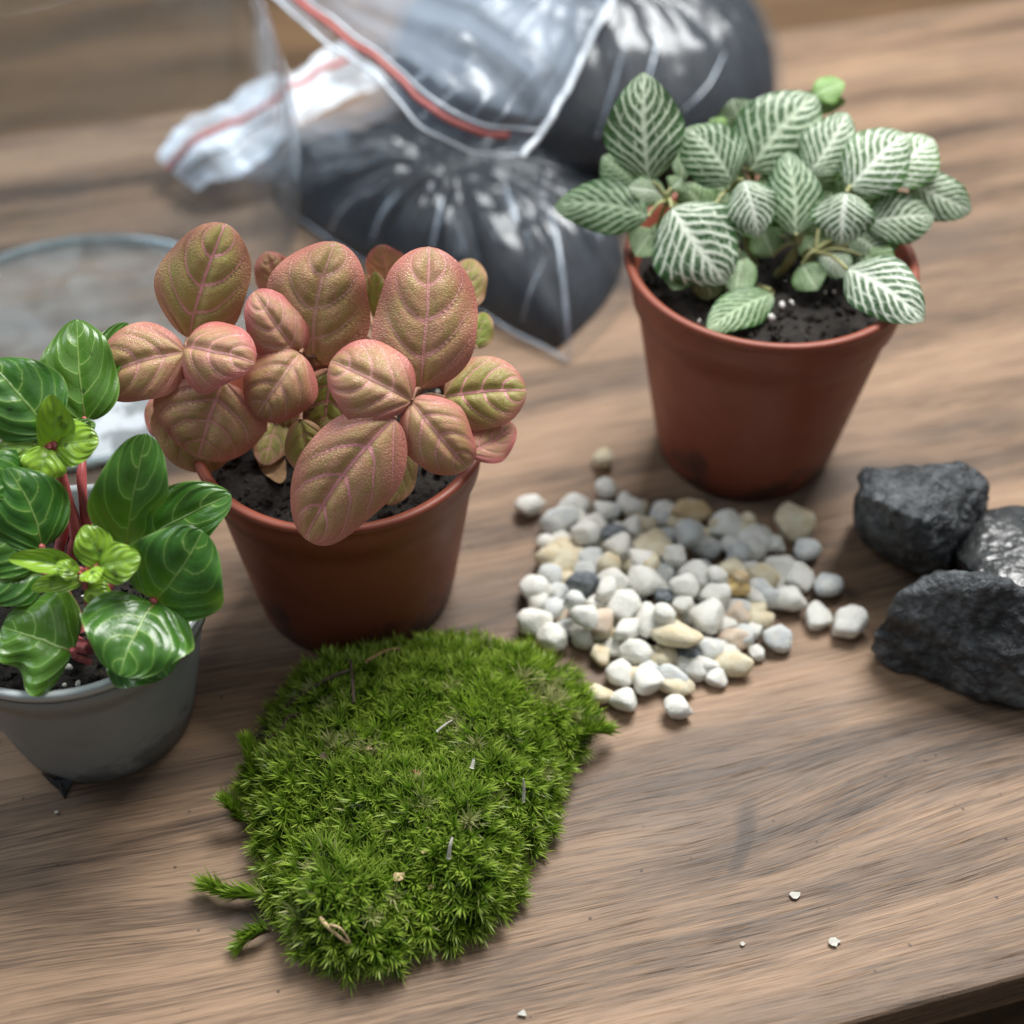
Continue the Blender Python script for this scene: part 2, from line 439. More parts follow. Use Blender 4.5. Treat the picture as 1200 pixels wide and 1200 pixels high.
M.t.links.new(tr.outputs[0], mx.inputs[2]); M.t.links.new(g.outputs[0], mx.inputs[1]); DROP = M.done(mx.outputs[0])
M = NT('glint_white'); o = M.obj()  # window reflection in the bowl base, put into the colour
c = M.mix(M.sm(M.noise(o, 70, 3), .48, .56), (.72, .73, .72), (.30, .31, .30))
GLINT = M.done(M.bsdf(Base_Color=c, Roughness=.5).outputs[0])

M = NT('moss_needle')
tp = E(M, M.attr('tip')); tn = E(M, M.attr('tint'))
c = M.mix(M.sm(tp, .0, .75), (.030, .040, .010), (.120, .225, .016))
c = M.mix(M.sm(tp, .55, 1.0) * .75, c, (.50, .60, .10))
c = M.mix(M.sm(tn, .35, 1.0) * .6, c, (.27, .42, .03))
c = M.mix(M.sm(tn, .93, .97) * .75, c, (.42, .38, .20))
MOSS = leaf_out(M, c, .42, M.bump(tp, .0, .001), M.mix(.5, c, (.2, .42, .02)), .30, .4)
M = NT('moss_bed'); o = M.obj()
MOSSBED = M.done(M.bsdf(Base_Color=M.ramp(M.noise(o, 200, 4), [(.3, (.008, .010, .004)), (.7, (.030, .038, .010))]), Roughness=.9).outputs[0])

# ------------------------------------------------------------------ setting: floor below, and the board
def box_mesh(name, sx, sy, z0, z1, bev):
    bm = bmesh.new()
    bmesh.ops.create_cube(bm, size=1)
    for v in bm.verts: v.co = Vector((v.co.x * sx, v.co.y * sy, z0 + (v.co.z + .5) * (z1 - z0)))
    if bev: bmesh.ops.bevel(bm, geom=list(bm.edges), offset=bev, segments=3, affect='EDGES', profile=.6)
    return mesh_bm(name, bm, False)
fl = link('floor', box_mesh('floor', 6, 6, -.02, 0, 0), FLOORM)
fl.location = (0, .9, -.18); fl.rotation_euler = (0, 0, BOARD_ANG); fl['kind'] = 'structure'
tb = link('tabletop', box_mesh('tabletop', 1.7, EDGE_B - EDGE_F, -.018, 0, .0022), WOOD)
tb.location = BOARD_C; tb.rotation_euler = (0, 0, BOARD_ANG)
tag(tb, 'wide brown wooden board with dark grain and a knot, everything stands on it', 'tabletop')

# ------------------------------------------------------------------ pots
def pot(parent, r_top, r_bot, h, mat, rim_mat=None, lip=.0022):
    t = .0012
    rb = lambda z: r_bot + (r_top - r_bot) * (z / h)
    zs = h * .80
    prof = [(0.0005, .003), (r_bot * .72, .003), (r_bot * .80, .0008), (r_bot * .94, .0002), (r_bot, .002)]
    for k in range(1, 9): prof.append((rb(.002 + (zs - .002) * k / 8), .002 + (zs - .002) * k / 8))
    prof += [(rb(zs) + .0016, zs + .0006)]
    body = list(prof) + [(rb(h * .9) + .0014, h * .9), (rb(h - .005) + .0008, h - .0055)]
    rim = [(rb(h - .005) + .0006, h - .0055), (r_top + .0006, h - .0034), (r_top + lip * .8, h - .0028), (r_top + lip, h - .0018), (r_top + lip, h - .0006), (r_top + lip * .6, h), (r_top + lip * .1, h), (r_top - t, h - .0008),
           (rb(h - .02) - t, h - .02), (rb(h * .6) - t, h * .6)]
    if rim_mat is None:
        p = link('pot', lathe('pot', body + rim[1:], 128, .004), mat, parent)
    else:
        p = link('pot', lathe('pot', body, 128, .004), mat, parent)
        link('rim', lathe('rim', rim, 128, .004), rim_mat, p)
    return p
def soil(parent, r, z, n_perl=18, seed=1, crumbs=420, mound=.003):
    rg = np.random.default_rng(seed); g = Geo()
    N, A = 26, 72; vs = []
    for i in range(N):
        rr = r * (i + .02) / (N - 1)
        for j in range(A):
            a = 2 * math.pi * j / A
            x, y = rr * math.cos(a), rr * math.sin(a)
            d = noise.fractal(Vector((x * 90 + seed, y * 90, seed)), .8, 2.0, 4) * .0022 + mound * (1 - (rr / r) ** 2)
            vs.append((x, y, z + d))
    g.add(vs, [tuple(f) for f in grid_faces(N, A, True)])
    s = link('soil', g.mesh('soil'), SOIL, parent)
    g = Geo()
    ico = bmesh.new(); bmesh.ops.create_icosphere(ico, subdivisions=1, radius=1)
    iv = [v.co.copy() for v in ico.verts]; jf = [tuple(v.index for v in f.verts) for f in ico.faces]; ico.free()
    def lumps(count, lo, hi, zoff):
        g = Geo()
        for _ in range(count):
            a = rg.uniform(0, 6.28); rr = r * .97 * math.sqrt(rg.uniform(0, 1)); sc = rg.uniform(lo, hi)
            q = Matrix.Rotation(rg.uniform(0, 6.28), 3, Vector(rg.normal(size=3)).normalized())
            k = [rg.uniform(.6, 1.3) for _ in range(3)]
            dz = mound * (1 - (rr / r) ** 2)
            c = Vector((rr * math.cos(a), rr * math.sin(a), z + dz + zoff))
            g.add([c + q @ Vector((v.x * k[0], v.y * k[1], v.z * k[2])) * sc * rg.uniform(.8, 1.2) for v in iv], jf)
        return g
    c = link('soil_crumbs', lumps(crumbs, .0005, .0015, .0006).mesh('soil_crumbs', False), SOIL, s); c['kind'] = 'stuff'
    p = link('perlite_grains', lumps(n_perl, .0006, .0014, .0012).mesh('perlite_grains'), PERL, s); p['kind'] = 'stuff'
    return s

# ------------------------------------------------------------------ leaves
def leaf_mesh(L, W, a=.92, b=.62, curl=0.0, cup=0.0, fold=0.0, quilt=0.0, vn=(.05, .42, 4.1), off=.08, wave=0.0, seed=0, twist=0.0, notch=None, ns=34, nt=22):
    rg = np.random.default_rng(seed)
    u = .55 * (1 - np.cos(np.linspace(0, math.pi, ns))) / 2 + .45 * np.linspace(0, 1, ns); u = np.where(u < .5, u, u); t = np.linspace(-1, 1, nt); t = t * (1.25 - .25 * np.abs(t))
    wid = np.sin(math.pi * np.clip(u, 0, 1) ** a); wid = np.maximum(wid, 0) ** b
    wid[0] = .02; wid[-1] = .015
    wid *= W / 2
    ph1, ph2, ph3 = rg.uniform(0, 6.28, 3)
    cx = np.zeros(ns); cz = np.zeros(ns); ang = np.zeros(ns)
    for i in range(ns):
        ang[i] = curl * (.5 - u[i])
    for i in range(1, ns):
        am = (ang[i] + ang[i - 1]) / 2
        du = u[i] - u[i - 1]; cx[i] = cx[i - 1] + math.cos(am) * L * du; cz[i] = cz[i - 1] + math.sin(am) * L * du
    off0 = cup * W * .5 * .55
    V = np.zeros((ns, nt, 3)); UV = np.zeros((ns, nt, 2))
    bend = rg.uniform(-.06, .06) * L
    for i in range(ns):
        e = 1 + .05 * np.sin(u[i] * 9 + ph1)
        e2 = 1 + .05 * np.sin(u[i] * 8 + ph2)
        for j in range(nt):
            tt = t[j]; atv = abs(tt)
            w = wid[i] * (e if tt > 0 else e2)
            if notch and ((tt > 0) == (notch[0] > 0)):
                w *= 1 - notch[2] * math.exp(-((u[i] - notch[1]) / notch[3]) ** 2)
            y = tt * w
            z = fold * atv * w - cup * W * .5 * ((y / (W * .5)) ** 2 * .9 + .55 * abs(2 * u[i] - 1) ** 3.5) + off0 + wave * W * math.sin(u[i] * 11 + ph3 + (1.6 if tt > 0 else 0)) * atv * atv * min(1, wid[i] / (W * .3))
            ph = (u[i] - atv * vn[0] - atv * atv * vn[1]) * vn[2] + (off if tt > 0 else 0)
            fr = ph - math.floor(ph); d = min(fr, 1 - fr)
            wn = min(1, wid[i] / (W * .42)); z += quilt * W * wn * ((1 - math.exp(-(d / .13) ** 2)) * (1 - .5 * min(1, max(0, (u[i] - .72) * 5))) * min(1, atv * 4) * (1 - atv ** 4) - .8 * math.exp(-(tt / .1) ** 2) * min(1, (1 - u[i]) * 5))
            yy = y
            tw = twist * (u[i] - .3)
            yr = yy * math.cos(tw) - z * math.sin(tw); zr = yy * math.sin(tw) + z * math.cos(tw)
            sa, ca = math.sin(ang[i]), math.cos(ang[i])
            V[i, j] = (cx[i] - sa * zr, yr + bend * math.sin(math.pi * u[i]), cz[i] + ca * zr)
            UV[i, j] = (u[i], (tt + 1) / 2)
    sc = L / max(cx[-1], 1e-6); V[:, :, 0] *= sc; V[:, :, 2] *= min(sc, 1.3)
    me = mesh_py('leaf', V.reshape(-1, 3), grid_faces(ns, nt))
    uvl = me.uv_layers.new(name='UVMap')
    idx = np.zeros(len(me.loops), dtype=np.int32); me.loops.foreach_get('vertex_index', idx)
    uvl.data.foreach_set('uv', UV.reshape(-1, 2)[idx].astype(np.float32).ravel())
    return me
LSEED = [100]
def leaf(parent, mat, bpx, bpy_, bz, tpx, tpy, tz, wpx, col=(1, 0, 1), up=.35, lean=(0, 0, 0), label=None, wide=1.0, **kw):
    B = at(bpx, bpy_, bz); T = at(tpx, tpy, tz)
    X = (T - B); L = X.length; X.normalize()
    mid = (B + T) / 2
    n = (CAMP - mid).normalized() + Vector((0, 0, 1)) * up + Vector(lean)
    Zx = (n - X * n.dot(X)).normalized(); Y = Zx.cross(X)
    vis = (CAMP - mid).normalized()
    yv = (Y - vis * Y.dot(vis)).length          # how much of the leaf's width this view shows
    W = wpx * depth(mid) / FPX / max(yv, .6) * wide
    LSEED[0] += 1
    me = leaf_mesh(L, W, seed=LSEED[0], **kw)
    o = link('leaf', me, mat, parent)
    inv = parent.matrix_basis.inverted()
    Mx = Matrix((X, Y, Zx)).transposed().to_4x4(); Mx.translation = B
    o.matrix_basis = inv @ Mx
    o.color = (col[0], col[1], col[2], 1)
    if label: o['label'] = label
    return B
def stems(parent, mat, lines, name='stem'):
    """lines: list of (points in world, r0, r1); each a stem of its own"""
    for pts, r0, r1 in lines:
        P = smooth_path(pts, 6); n = len(P)
        rad = [(r0 + (r1 - r0) * i / (n - 1)) * (1 + .12 * math.sin(i * 2.1)) for i in range(n)]
        vs, fs = tube_geo([p - parent.location for p in P], rad, 9)
        link(name, mesh_py(name, vs, fs), mat, parent)
def petioles(parent, mat, bases, nodes, r=.0007):
    g = Geo()
    for B in bases:
        nd = min(nodes, key=lambda q: (q - B).length)
        if (nd - B).length < .002: continue
        m = (B + nd) / 2 + Vector((0, 0, .002))
        P = smooth_path([nd, m, B], 5)
        vs, fs = tube_geo([p - parent.location for p in P], [r] * len(P), 7); g.add(vs, fs)
    if g.v: link('leaf_stalks', g.mesh('leaf_stalks'), mat, parent)

# ---- pink fittonia in the middle
PP = Vector((-.0555, .360, 0))
pp = empty('potted_plant', PP, 'copper pink leaved plant in a terracotta plastic pot behind the moss', 'potted plant')
pot(pp, .0455, .0345, .075, POT_RED)
soil(pp, .0428, .0655, 14, 3, 520)
pk = dict(a=.90, b=.52, wide=1.12, cup=.27, quilt=.040, wave=.03, off=.08, vn=(.05, .42, 4.1), ns=44, nt=28)
bs = []
def PL(*a, **k):
    kw = dict(pk); kw.update(k); bs.append(leaf(pp, PINKLEAF, *a, **kw))
PL(330, 345, .096, 312, 295, .110, 42, (.9, .1, 1))
PL(455, 332, .098, 445, 287, .114, 42, (.9, .1, 1))
PL(545, 362, .094, 552, 303, .105, 46, (.2, .6, .5))
PL(440, 372, .095, 440, 318, .110, 24, (0, .9, .2))
PL(558, 408, .086, 568, 366, .094, 30, (0, 1, .2), label='small lime green leaf')
PL(215, 452, .094, 248, 553, .070, 92, (.2, .45, .4), up=.1)
PL(198, 455, .090, 182, 513, .080, 38, (.9, .1, .8))
PL(262, 446, .102, 233, 537, .080, 116, (.75, .12, .8), curl=.5, up=.2)
PL(390, 432, .098, 380, 510, .080, 64, (.8, .8, 1), up=.2)
PL(352, 492, .090, 366, 560, .074, 44, (.2, .7, .3), up=.1)
PL(472, 520, .088, 455, 592, .074, 44, (.1, .5, .3), up=.1)
PL(548, 532, .083, 603, 498, .086, 42, (1.3, 0, 1), up=.6)
PL(520, 466, .093, 617, 458, .096, 80, (.8, .55, 1.2), curl=.4, up=.4)
PL(222, 397, .106, 265, 262, .138, 96, (.55, .45, 1), curl=.35)
PL(352, 417, .106, 297, 342, .124, 64, (1.3, 0, .6), curl=.9, cup=.5, up=.3)
PL(368, 428, .100, 393, 283, .134, 112, (.8, .22, .45), curl=.5)
PL(492, 456, .105, 503, 289, .137, 112, (.8, .12, .7), curl=.4)
PL(218, 413, .109, 110, 447, .102, 82, (.8, .15, .7), curl=.55)
PL(219, 408, .110, 299, 426, .112, 78, (1.2, .05, .8), curl=1.0, cup=.5, up=.5)
PL(352, 414, .109, 301, 488, .094, 78, (1.0, .12, .5), curl=.9, cup=.45)
PL(482, 470, .112, 387, 424, .119, 88, (1.0, .1, .6), curl=.7, cup=.4, up=.4)
PL(462, 490, .110, 358, 632, .076, 104, (.75, .08, 1), curl=.45)
PL(481, 470, .111, 548, 549, .092, 74, (.9, .12, .8), curl=.9, cup=.45)
for q in ((300, 470, .082, 285, 520, .074, 40), (420, 480, .085, 425, 540, .074, 44), (330, 440, .09, 335, 500, .078, 40), (470, 400, .088, 520, 420, .086, 40), (400, 395, .09, 410, 350, .1, 40), (250, 480, .082, 300, 500, .074, 44), (330, 480, .08, 310, 545, .072, 42), (400, 470, .088, 400, 530, .078, 44), (500, 500, .086, 520, 545, .078, 40), (345, 350, .098, 350, 310, .11, 44), (430, 360, .098, 415, 320, .11, 40)):
    PL(*q, (.4, .6, .7))
leaf(pp, DRYLEAF, 300, 520, .072, 330, 566, .070, 30, (0, 0, 0), up=.8, a=.9, b=.7, curl=-.6, wave=.1, label='shrivelled tan dead leaf')
na, nb, nc_ = at(219, 411, .107), at(358, 418, .104), at(482, 471, .107)
sb = lambda x, y: PP + Vector((x, y, .066))
stems(pp, STEM_PINK, [([sb(-.012, .004), at(280, 490, .085), na], .0019, .0014), ([sb(-.002, .006), at(355, 480, .088), nb], .0020, .0015), ([sb(.012, .0), at(470, 530, .086), nc_], .0021, .0016), ([sb(.012, .02), at(440, 400, .092)], .0017, .001), ([sb(.02, .02), at(540, 400, .086)], .0015, .001)])
petioles(pp, STEM_PINK, bs, [na, nb, nc_, at(440, 400, .092), at(540, 400, .086), at(355, 480, .088), at(280, 490, .085)])

# ---- white veined fittonia at the back right
PW = Vector((.0908, .434, 0))
pw = empty('potted_plant', PW, 'white veined green plant in a tall terracotta pot beside the pebbles', 'potted plant')
pot(pw, .0490, .0335, .089, POT_RED)
soil(pw, .0462, .0775, 26, 5, 560)
bs = []
wk = dict(wide=1.24, a=.86, b=.70, cup=.16, quilt=.016, wave=.03, vn=(.38, .02, 8.2), ns=30, nt=18)
def WL(*a, **k):
    kw = dict(wk); kw.update(k); bs.append(leaf(pw, WHITELEAF, *a, **kw))
WL(750, 222, .108, 706, 183, .114, 44, (.1, 0, 0))
WL(870, 152, .110, 858, 116, .120, 42, (.8, .2, 0))
WL(850, 156, .112, 832, 140, .116, 22, (.2, 1, 0))
WL(958, 135, .112, 960, 103, .122, 46, (.1, 0, 0))
WL(952, 112, .120, 990, 97, .124, 26, (.1, 1.2, 0), curl=.5, up=1.2, label='small plain green leaf')
WL(905, 345, .084, 829, 388, .086, 42, (.15, .05, 0), up=.6)
WL(855, 298, .092, 873, 324, .084, 26, (.6, 0, 0))
WL(828, 325, .088, 833, 352, .080, 32, (.5, .1, 0))
WL(760, 253, .105, 650, 241, .100, 52, (.25, 0, 0), curl=.3)
WL(780, 228, .108, 736, 221, .112, 28, (.9, .4, 0))
WL(786, 222, .109, 800, 208, .112, 22, (.6, .5, 0))
WL(800, 212, .108, 800, 158, .118, 20, (.5, .2, 0))
WL(760, 212, .112, 754, 85, .142, 74, (.6, 0, 0), curl=.35)
WL(1042, 214, .112, 1094, 163, .120, 58, (1.1, .3, 0), curl=.5)
WL(1066, 216, .108, 1138, 248, .102, 46, (.8, .1, 0), curl=.6)
WL(1015, 262, .102, 1095, 254, .102, 50, (.75, .05, 0), curl=.4)
WL(1000, 275, .098, 1038, 304, .092, 42, (.6, 0, 0), curl=.4)
WL(880, 200, .110, 957, 112, .128, 82, (.45, 0, 0), curl=.4)
WL(948, 205, .112, 993, 132, .126, 54, (.7, .05, 0), curl=.4)
WL(995, 222, .112, 1062, 157, .124, 66, (.95, .15, 0), curl=.5)
WL(858, 214, .112, 804, 150, .124, 62, (.5, 0, 0), curl=.5)
WL(932, 276, .100, 922, 178, .118, 52, (.35, 0, 0), curl=.3)
WL(838, 240, .108, 850, 298, .094, 50, (.7, 0, 0), curl=.5)
WL(787, 244, .108, 851, 332, .090, 86, (.9, 0, 0), curl=.4)
WL(872, 212, .116, 889, 278, .102, 48, (1.05, .1, 0), curl=.5)
WL(992, 226, .114, 986, 287, .100, 58, (1.05, .12, 0), curl=.6)
WL(960, 297, .092, 998, 322, .090, 30, (1, .25, 0))
WL(993, 316, .096, 1082, 376, .094, 60, (.95, .0, 0), curl=.5)
for q in ((830, 260, .095, 800, 215, .104, 40), (900, 280, .092, 880, 230, .102, 40), (960, 260, .095, 950, 200, .106, 46), (820, 200, .1, 850, 160, .11, 40), (910, 190, .1, 905, 140, .114, 46), (980, 190, .1, 1010, 160, .112, 46), (1020, 240, .096, 1040, 205, .104, 44), (940, 300, .088, 965, 265, .094, 36), (975, 285, .09, 945, 245, .1, 40), (800, 260, .096, 770, 300, .09, 40), (860, 250, .096, 830, 190, .108, 50), (940, 230, .1, 975, 180, .112, 50), (915, 260, .098, 900, 200, .11, 46), (985, 255, .1, 1030, 200, .112, 50), (1010, 290, .094, 1055, 265, .1, 44), (850, 300, .09, 820, 260, .1, 40), (890, 175, .108, 870, 125, .12, 44), (940, 165, .112, 920, 110, .124, 44), (905, 300, .09, 890, 265, .098, 36), (770, 270, .094, 745, 300, .092, 36), (800, 300, .09, 790, 340, .088, 40), (870, 300, .09, 862, 345, .086, 36), (1010, 300, .093, 1050, 315, .092, 36), (940, 310, .09, 958, 340, .086, 34), (830, 300, .09, 812, 318, .09, 40)):
    WL(*q, (.35, .35, 0))
wn = [at(782, 236, .106), at(858, 222, .106), at(935, 285, .096), at(995, 226, .110), at(950, 205, .108), at(880, 200, .106)]
sw = lambda x, y: PW + Vector((x, y, .079))
stems(pw, STEM_PALE, [([sw(-.012, .004), at(830, 270, .093), wn[0]], .0017, .0013), ([sw(-.004, .006), wn[1]], .0017, .0012), ([sw(.004, .002), wn[2], wn[4]], .0018, .0012), ([sw(.012, .004), at(985, 290, .092), wn[3]], .0018, .0012), ([sw(.002, .014), wn[5]], .0016, .0012), ([sw(-.004, -.004), at(905, 342, .084)], .0013, .001), ([sw(.01, .0), at(955, 296, .092)], .0014, .001)])
petioles(pw, STEM_PALE, bs, wn + [at(905, 342, .084), at(955, 296, .092), at(830, 270, .093)])

# ---- glossy green plant at the left edge
PG = Vector((-.134, .302, 0))
pg = empty('potted_plant', PG, 'glossy green leaved plant with red stems in a small grey pot', 'potted plant')
pot(pg, .0418, .0288, .064, POT_GREY, POT_RIM, .0016)
soil(pg, .0395, .0540, 34, 7, 520, .004)
bs = []
gk = dict(wide=1.10, a=.80, b=.56, cup=.10, quilt=.024, wave=.05, vn=(.02, .62, 3.7))
def GL(*a, **k):
    kw = dict(gk); kw.update(k); bs.append(leaf(pg, GREENLEAF, *a, **kw))
GL(98, 494, .098, 152, 380, .108, 40, (0, .05, 0), fold=.8, cup=0, curl=.5)
GL(100, 494, .100, 90, 374, .120, 82, (0, .12, 0), curl=.4, up=.2)
GL(58, 506, .110, -14, 424, .126, 92, (0, 0, 0), curl=.5)
GL(50, 642, .088, 8, 548, .108, 82, (0, 0, 0), curl=.4, lean=(.3, 0, 0))
GL(48, 655, .086, -40, 612, .098, 84, (0, .05, 0), curl=.4)
GL(52, 672, .082, -40, 690, .086, 60, (0, 0, 0), curl=.4)
GL(40, 560, .100, -30, 560, .11, 60, (0, 0, 0), curl=.4)
GL(150, 742, .070, 196, 792, .064, 100, (0, 0, 0), curl=.3)
GL(157, 640, .083, 271, 580, .096, 78, (0, .03, 0), curl=.5, fold=.15)
GL(148, 640, .084, 172, 508, .114, 84, (0, .05, 0), curl=.7, fold=.3, cup=0, notch=(-1, .36, .45, .16))
GL(182, 704, .079, 238, 622, .098, 112, (0, .02, 0), curl=.6, fold=.12, up=.2, a=.72, b=.5)
GL(182, 706, .080, 140, 792, .076, 118, (0, .04, 0), curl=.5, up=.4, a=.70, b=.5)
GL(86, 764, .070, 2, 735, .076, 118, (0, .12, 0), curl=.4, wave=.08, a=.72, b=.5, notch=(1, .6, .35, .2))
# young leaves in the middle
yk = dict(quilt=.02, curl=.8, up=.5)
GL(122, 662, .090, 98, 616, .100, 42, (0, .7, 0), **yk)
GL(116, 664, .091, 165, 654, .094, 46, (0, .65, 0), **yk)
GL(92, 668, .088, 10, 655, .092, 26, (0, .75, 0), quilt=.02, curl=.3, fold=.7, cup=0)
GL(96, 682, .086, 36, 690, .084, 22, (0, .9, 0), **yk)
GL(100, 690, .084, 130, 700, .082, 30, (0, .9, 0), **yk)
GL(104, 668, .091, 112, 682, .092, 26, (0, 1.0, 0), **yk)
GL(92, 674, .090, 66, 660, .093, 22, (0, .8, 0), **yk)
# rosette at the upper left
GL(62, 524, .106, 60, 462, .122, 40, (0, .75, 0), quilt=.02, curl=.5, fold=.35, cup=0)
GL(66, 524, .107, 116, 516, .110, 50, (0, .75, 0), **yk)
GL(58, 526, .107, 44, 564, .102, 48, (0, .85, 0), **yk)
GL(52, 524, .107, -2, 524, .108, 30, (0, .5, 0), **yk)
GL(66, 522, .104, 112, 496, .112, 34, (0, .25, 0), **yk)
gn = [at(62, 527, .104), at(103, 680, .084), at(90, 660, .085), at(150, 648, .081), at(178, 712, .077), at(88, 770, .068), at(50, 650, .085), at(100, 500, .097)]
sg = lambda x, y: PG + Vector((x, y, .056))
stems(pg, STEM_RED, [([sg(-.004, .012), at(88, 620, .078), gn[0]], 0.00203, 0.00140), ([sg(-.008, .010), at(75, 600, .082), at(40, 545, .098), at(-10, 530, .105)], 0.00172, 0.00125), ([sg(.004, .014), at(96, 570, .092), gn[7]], 0.00172, 0.00117), ([sg(-.002, -.010), at(108, 760, .066), gn[1]], 0.00218, 0.00148), ([at(100, 740, .066), at(75, 690, .075), gn[6]], 0.00156, 0.00109), ([at(106, 730, .070), gn[3]], 0.00133, 0.00101), ([at(106, 745, .068), gn[4]], 0.00133, 0.00101), ([at(104, 775, .062), gn[5]], 0.00117, 0.00094)])
petioles(pg, STEM_RED, bs, gn, .0009)
# water drops lying on the young leaves
ico = bmesh.new(); bmesh.ops.create_icosphere(ico, subdivisions=3, radius=1); dropm = mesh_bm('water_drop', ico)
lvs = [o for o in pg.children if o.name.startswith('leaf') and not o.name.startswith('leaf_st')]
dropm.materials.append(DROP)
rg = random.Random(4)
for o in lvs[-12:] + lvs[0:3]:
    n = len(o.data.vertices)
    for k in range(2):
        i = rg.randint(6, 27) * 22 + rg.randint(5, 16)
        v = o.data.vertices[i]
        d = bpy.data.objects.new('water_drop', dropm); COL.objects.link(d); d.parent = o
        s = rg.uniform(.0005, .0011); d.location = v.co + v.normal * s * .2
        d.scale = (s * rg.uniform(.9, 1.5), s, s * .55)
        d.rotation_euler = v.normal.to_track_quat('Z', 'Y').to_euler()
# torn black scrap under the grey pot
bmv = [at(48, 905, .001), at(62, 912, .004), at(72, 906, .003), at(88, 910, .003), at(80, 925, .001), at(75, 935, .0006), at(70, 926, .001), at(58, 916, .0012)]
c0 = at(70, 914, .004)
vs = [c0] + bmv + [v - Vector((0, 0, .0007)) for v in [c0] + bmv]
k = len(bmv); fs = [(0, 1 + i, 1 + (i + 1) % k) for i in range(k)] + [(k + 1, k + 2 + (i + 1) % k, k + 2 + i) for i in range(k)] + [(1 + i, k + 2 + i, k + 2 + (i + 1) % k, 1 + (i + 1) % k) for i in range(k)]
tag(link('plastic_scrap', mesh_py('plastic_scrap', vs, fs, False), BLACKPL), 'torn black scrap sticking out from under the grey pot', 'scrap')

# ------------------------------------------------------------------ pebbles
def pebble_mesh(name, seed, lx=1.0):
    rg = np.random.default_rng(seed)
    bm = bmesh.new(); bmesh.ops.create_icosphere(bm, subdivisions=3, radius=1)
    planes = [(Vector(rg.normal(size=3)).normalized(), rg.uniform(.58, .86)) for _ in range(13)]
    for v in bm.verts:
        d = v.co.normalized(); r = 1.0
        for n, h in planes:
            q = d.dot(n)
            if q > .05: r = min(r, h / q)
        r = r * 1.12
        r *= 1 + .07 * noise.noise(d * 1.7 + Vector((seed, 0, 0))) + .03 * noise.noise(d * 4 + Vector((0, seed, 0)))
        v.co = d * r
    for _ in range(1): bmesh.ops.smooth_vert(bm, verts=bm.verts, factor=.12, use_axis_x=True, use_axis_y=True, use_axis_z=True)
    return mesh_bm(name, bm)
PM = {}
for c in PEB:
    PM[c] = []
    for k in range(8 if c in 'wcg' else 3):
        me = pebble_mesh('pebble', ord(c) * 31 + k); me.materials.append(PEB[c]); PM[c].append(me)
PEBS = """245 73 55 55 c|255 138 52 48 w|80 180 62 55 w|178 178 78 52 w|145 212 82 55 g|290 170 35 45 w|328 185 45 40 c|445 190 112 45 t|250 190 60 50 w|210 240 70 50 w|265 240 60 40 d|370 205 50 45 g|520 225 80 70 w|440 245 75 70 g|595 258 90 75 w|675 215 85 85 c|705 275 60 60 g|690 340 62 75 w|755 355 62 75 g|670 395 72 60 w|730 432 60 75 w|803 443 85 70 w|148 295 90 95 c|95 370 75 70 w|85 440 80 72 w|200 355 80 50 d|385 385 45 50 d|355 270 92 75 c|280 270 60 60 w|270 350 80 60 w|385 330 75 50 g|460 335 80 70 w|535 325 75 55 c|605 340 80 50 c|650 320 70 55 w|600 385 65 60 w|545 365 62 45 y|480 430 75 75 w|500 380 75 55 w|640 480 70 60 g|595 510 38 42 w|540 537 95 55 c|545 480 70 55 p|600 435 60 45 c|550 420 70 65 p|585 462 45 45 w|485 505 60 45 w|350 440 60 90 w|340 350 70 95 w|195 465 65 75 w|240 445 55 80 p|135 475 75 65 w|300 460 70 45 w|140 420 55 50 p|290 405 80 72 w|270 500 50 50 w|380 520 60 60 c|325 510 85 60 w|415 470 112 72 c|285 560 60 55 w|345 575 75 75 w|395 565 50 45 w|415 590 95 42 c|460 550 60 50 w|500 570 50 45 w|290 620 62 72 w|415 640 62 60 w|235 605 60 45 c|180 395 50 40 g|260 310 55 45 c|230 400 50 40 w|410 290 60 50 w|480 275 60 60 g|555 290 70 50 g|310 225 40 50 w|118 265 45 40 w|575 220 50 45 c|400 215 45 40 c|560 345 40 35 t|330 300 60 50 w|425 400 50 45 w|215 300 60 55 g|165 345 50 45 c|320 560 50 40 c|440 520 55 50 d|505 340 50 45 w|635 270 50 45 w|470 245 50 45 c|205 430 60 50 w|385 430 60 55 w|255 370 55 50 w|430 360 60 50 w|350 310 55 45 c"""
lst = []
for row in PEBS.split('|'):
    X, Y, w, h, c = row.split(); lst.append((580 + float(X) * .51667, 500 + float(Y) * .5165, float(w) * .51667, float(h) * .5165, c))
poly = [(632, 655), (650, 610), (720, 590), (800, 600), (880, 625), (905, 655), (930, 680), (890, 720), (865, 760), (800, 795), (730, 790), (650, 750), (628, 715)]
def inside(x, y, P):
    r = False; j = len(P) - 1
    for i in range(len(P)):
        if (P[i][1] > y) != (P[j][1] > y) and x < (P[j][0] - P[i][0]) * (y - P[i][1]) / (P[j][1] - P[i][1]) + P[i][0]: r = not r
        j = i
    return r
rg = random.Random(8)
fill = []
for _ in range(4000):
    x, y = rg.uniform(620, 940), rg.uniform(585, 800)
    if inside(x, y, poly) and all((x - q[0]) ** 2 + (y - q[1]) ** 2 > 21 ** 2 for q in fill): fill.append((x, y, rg.uniform(24, 36), rg.uniform(20, 30), rg.choice('wwwwcgwcg')))
placed = []; REC = []
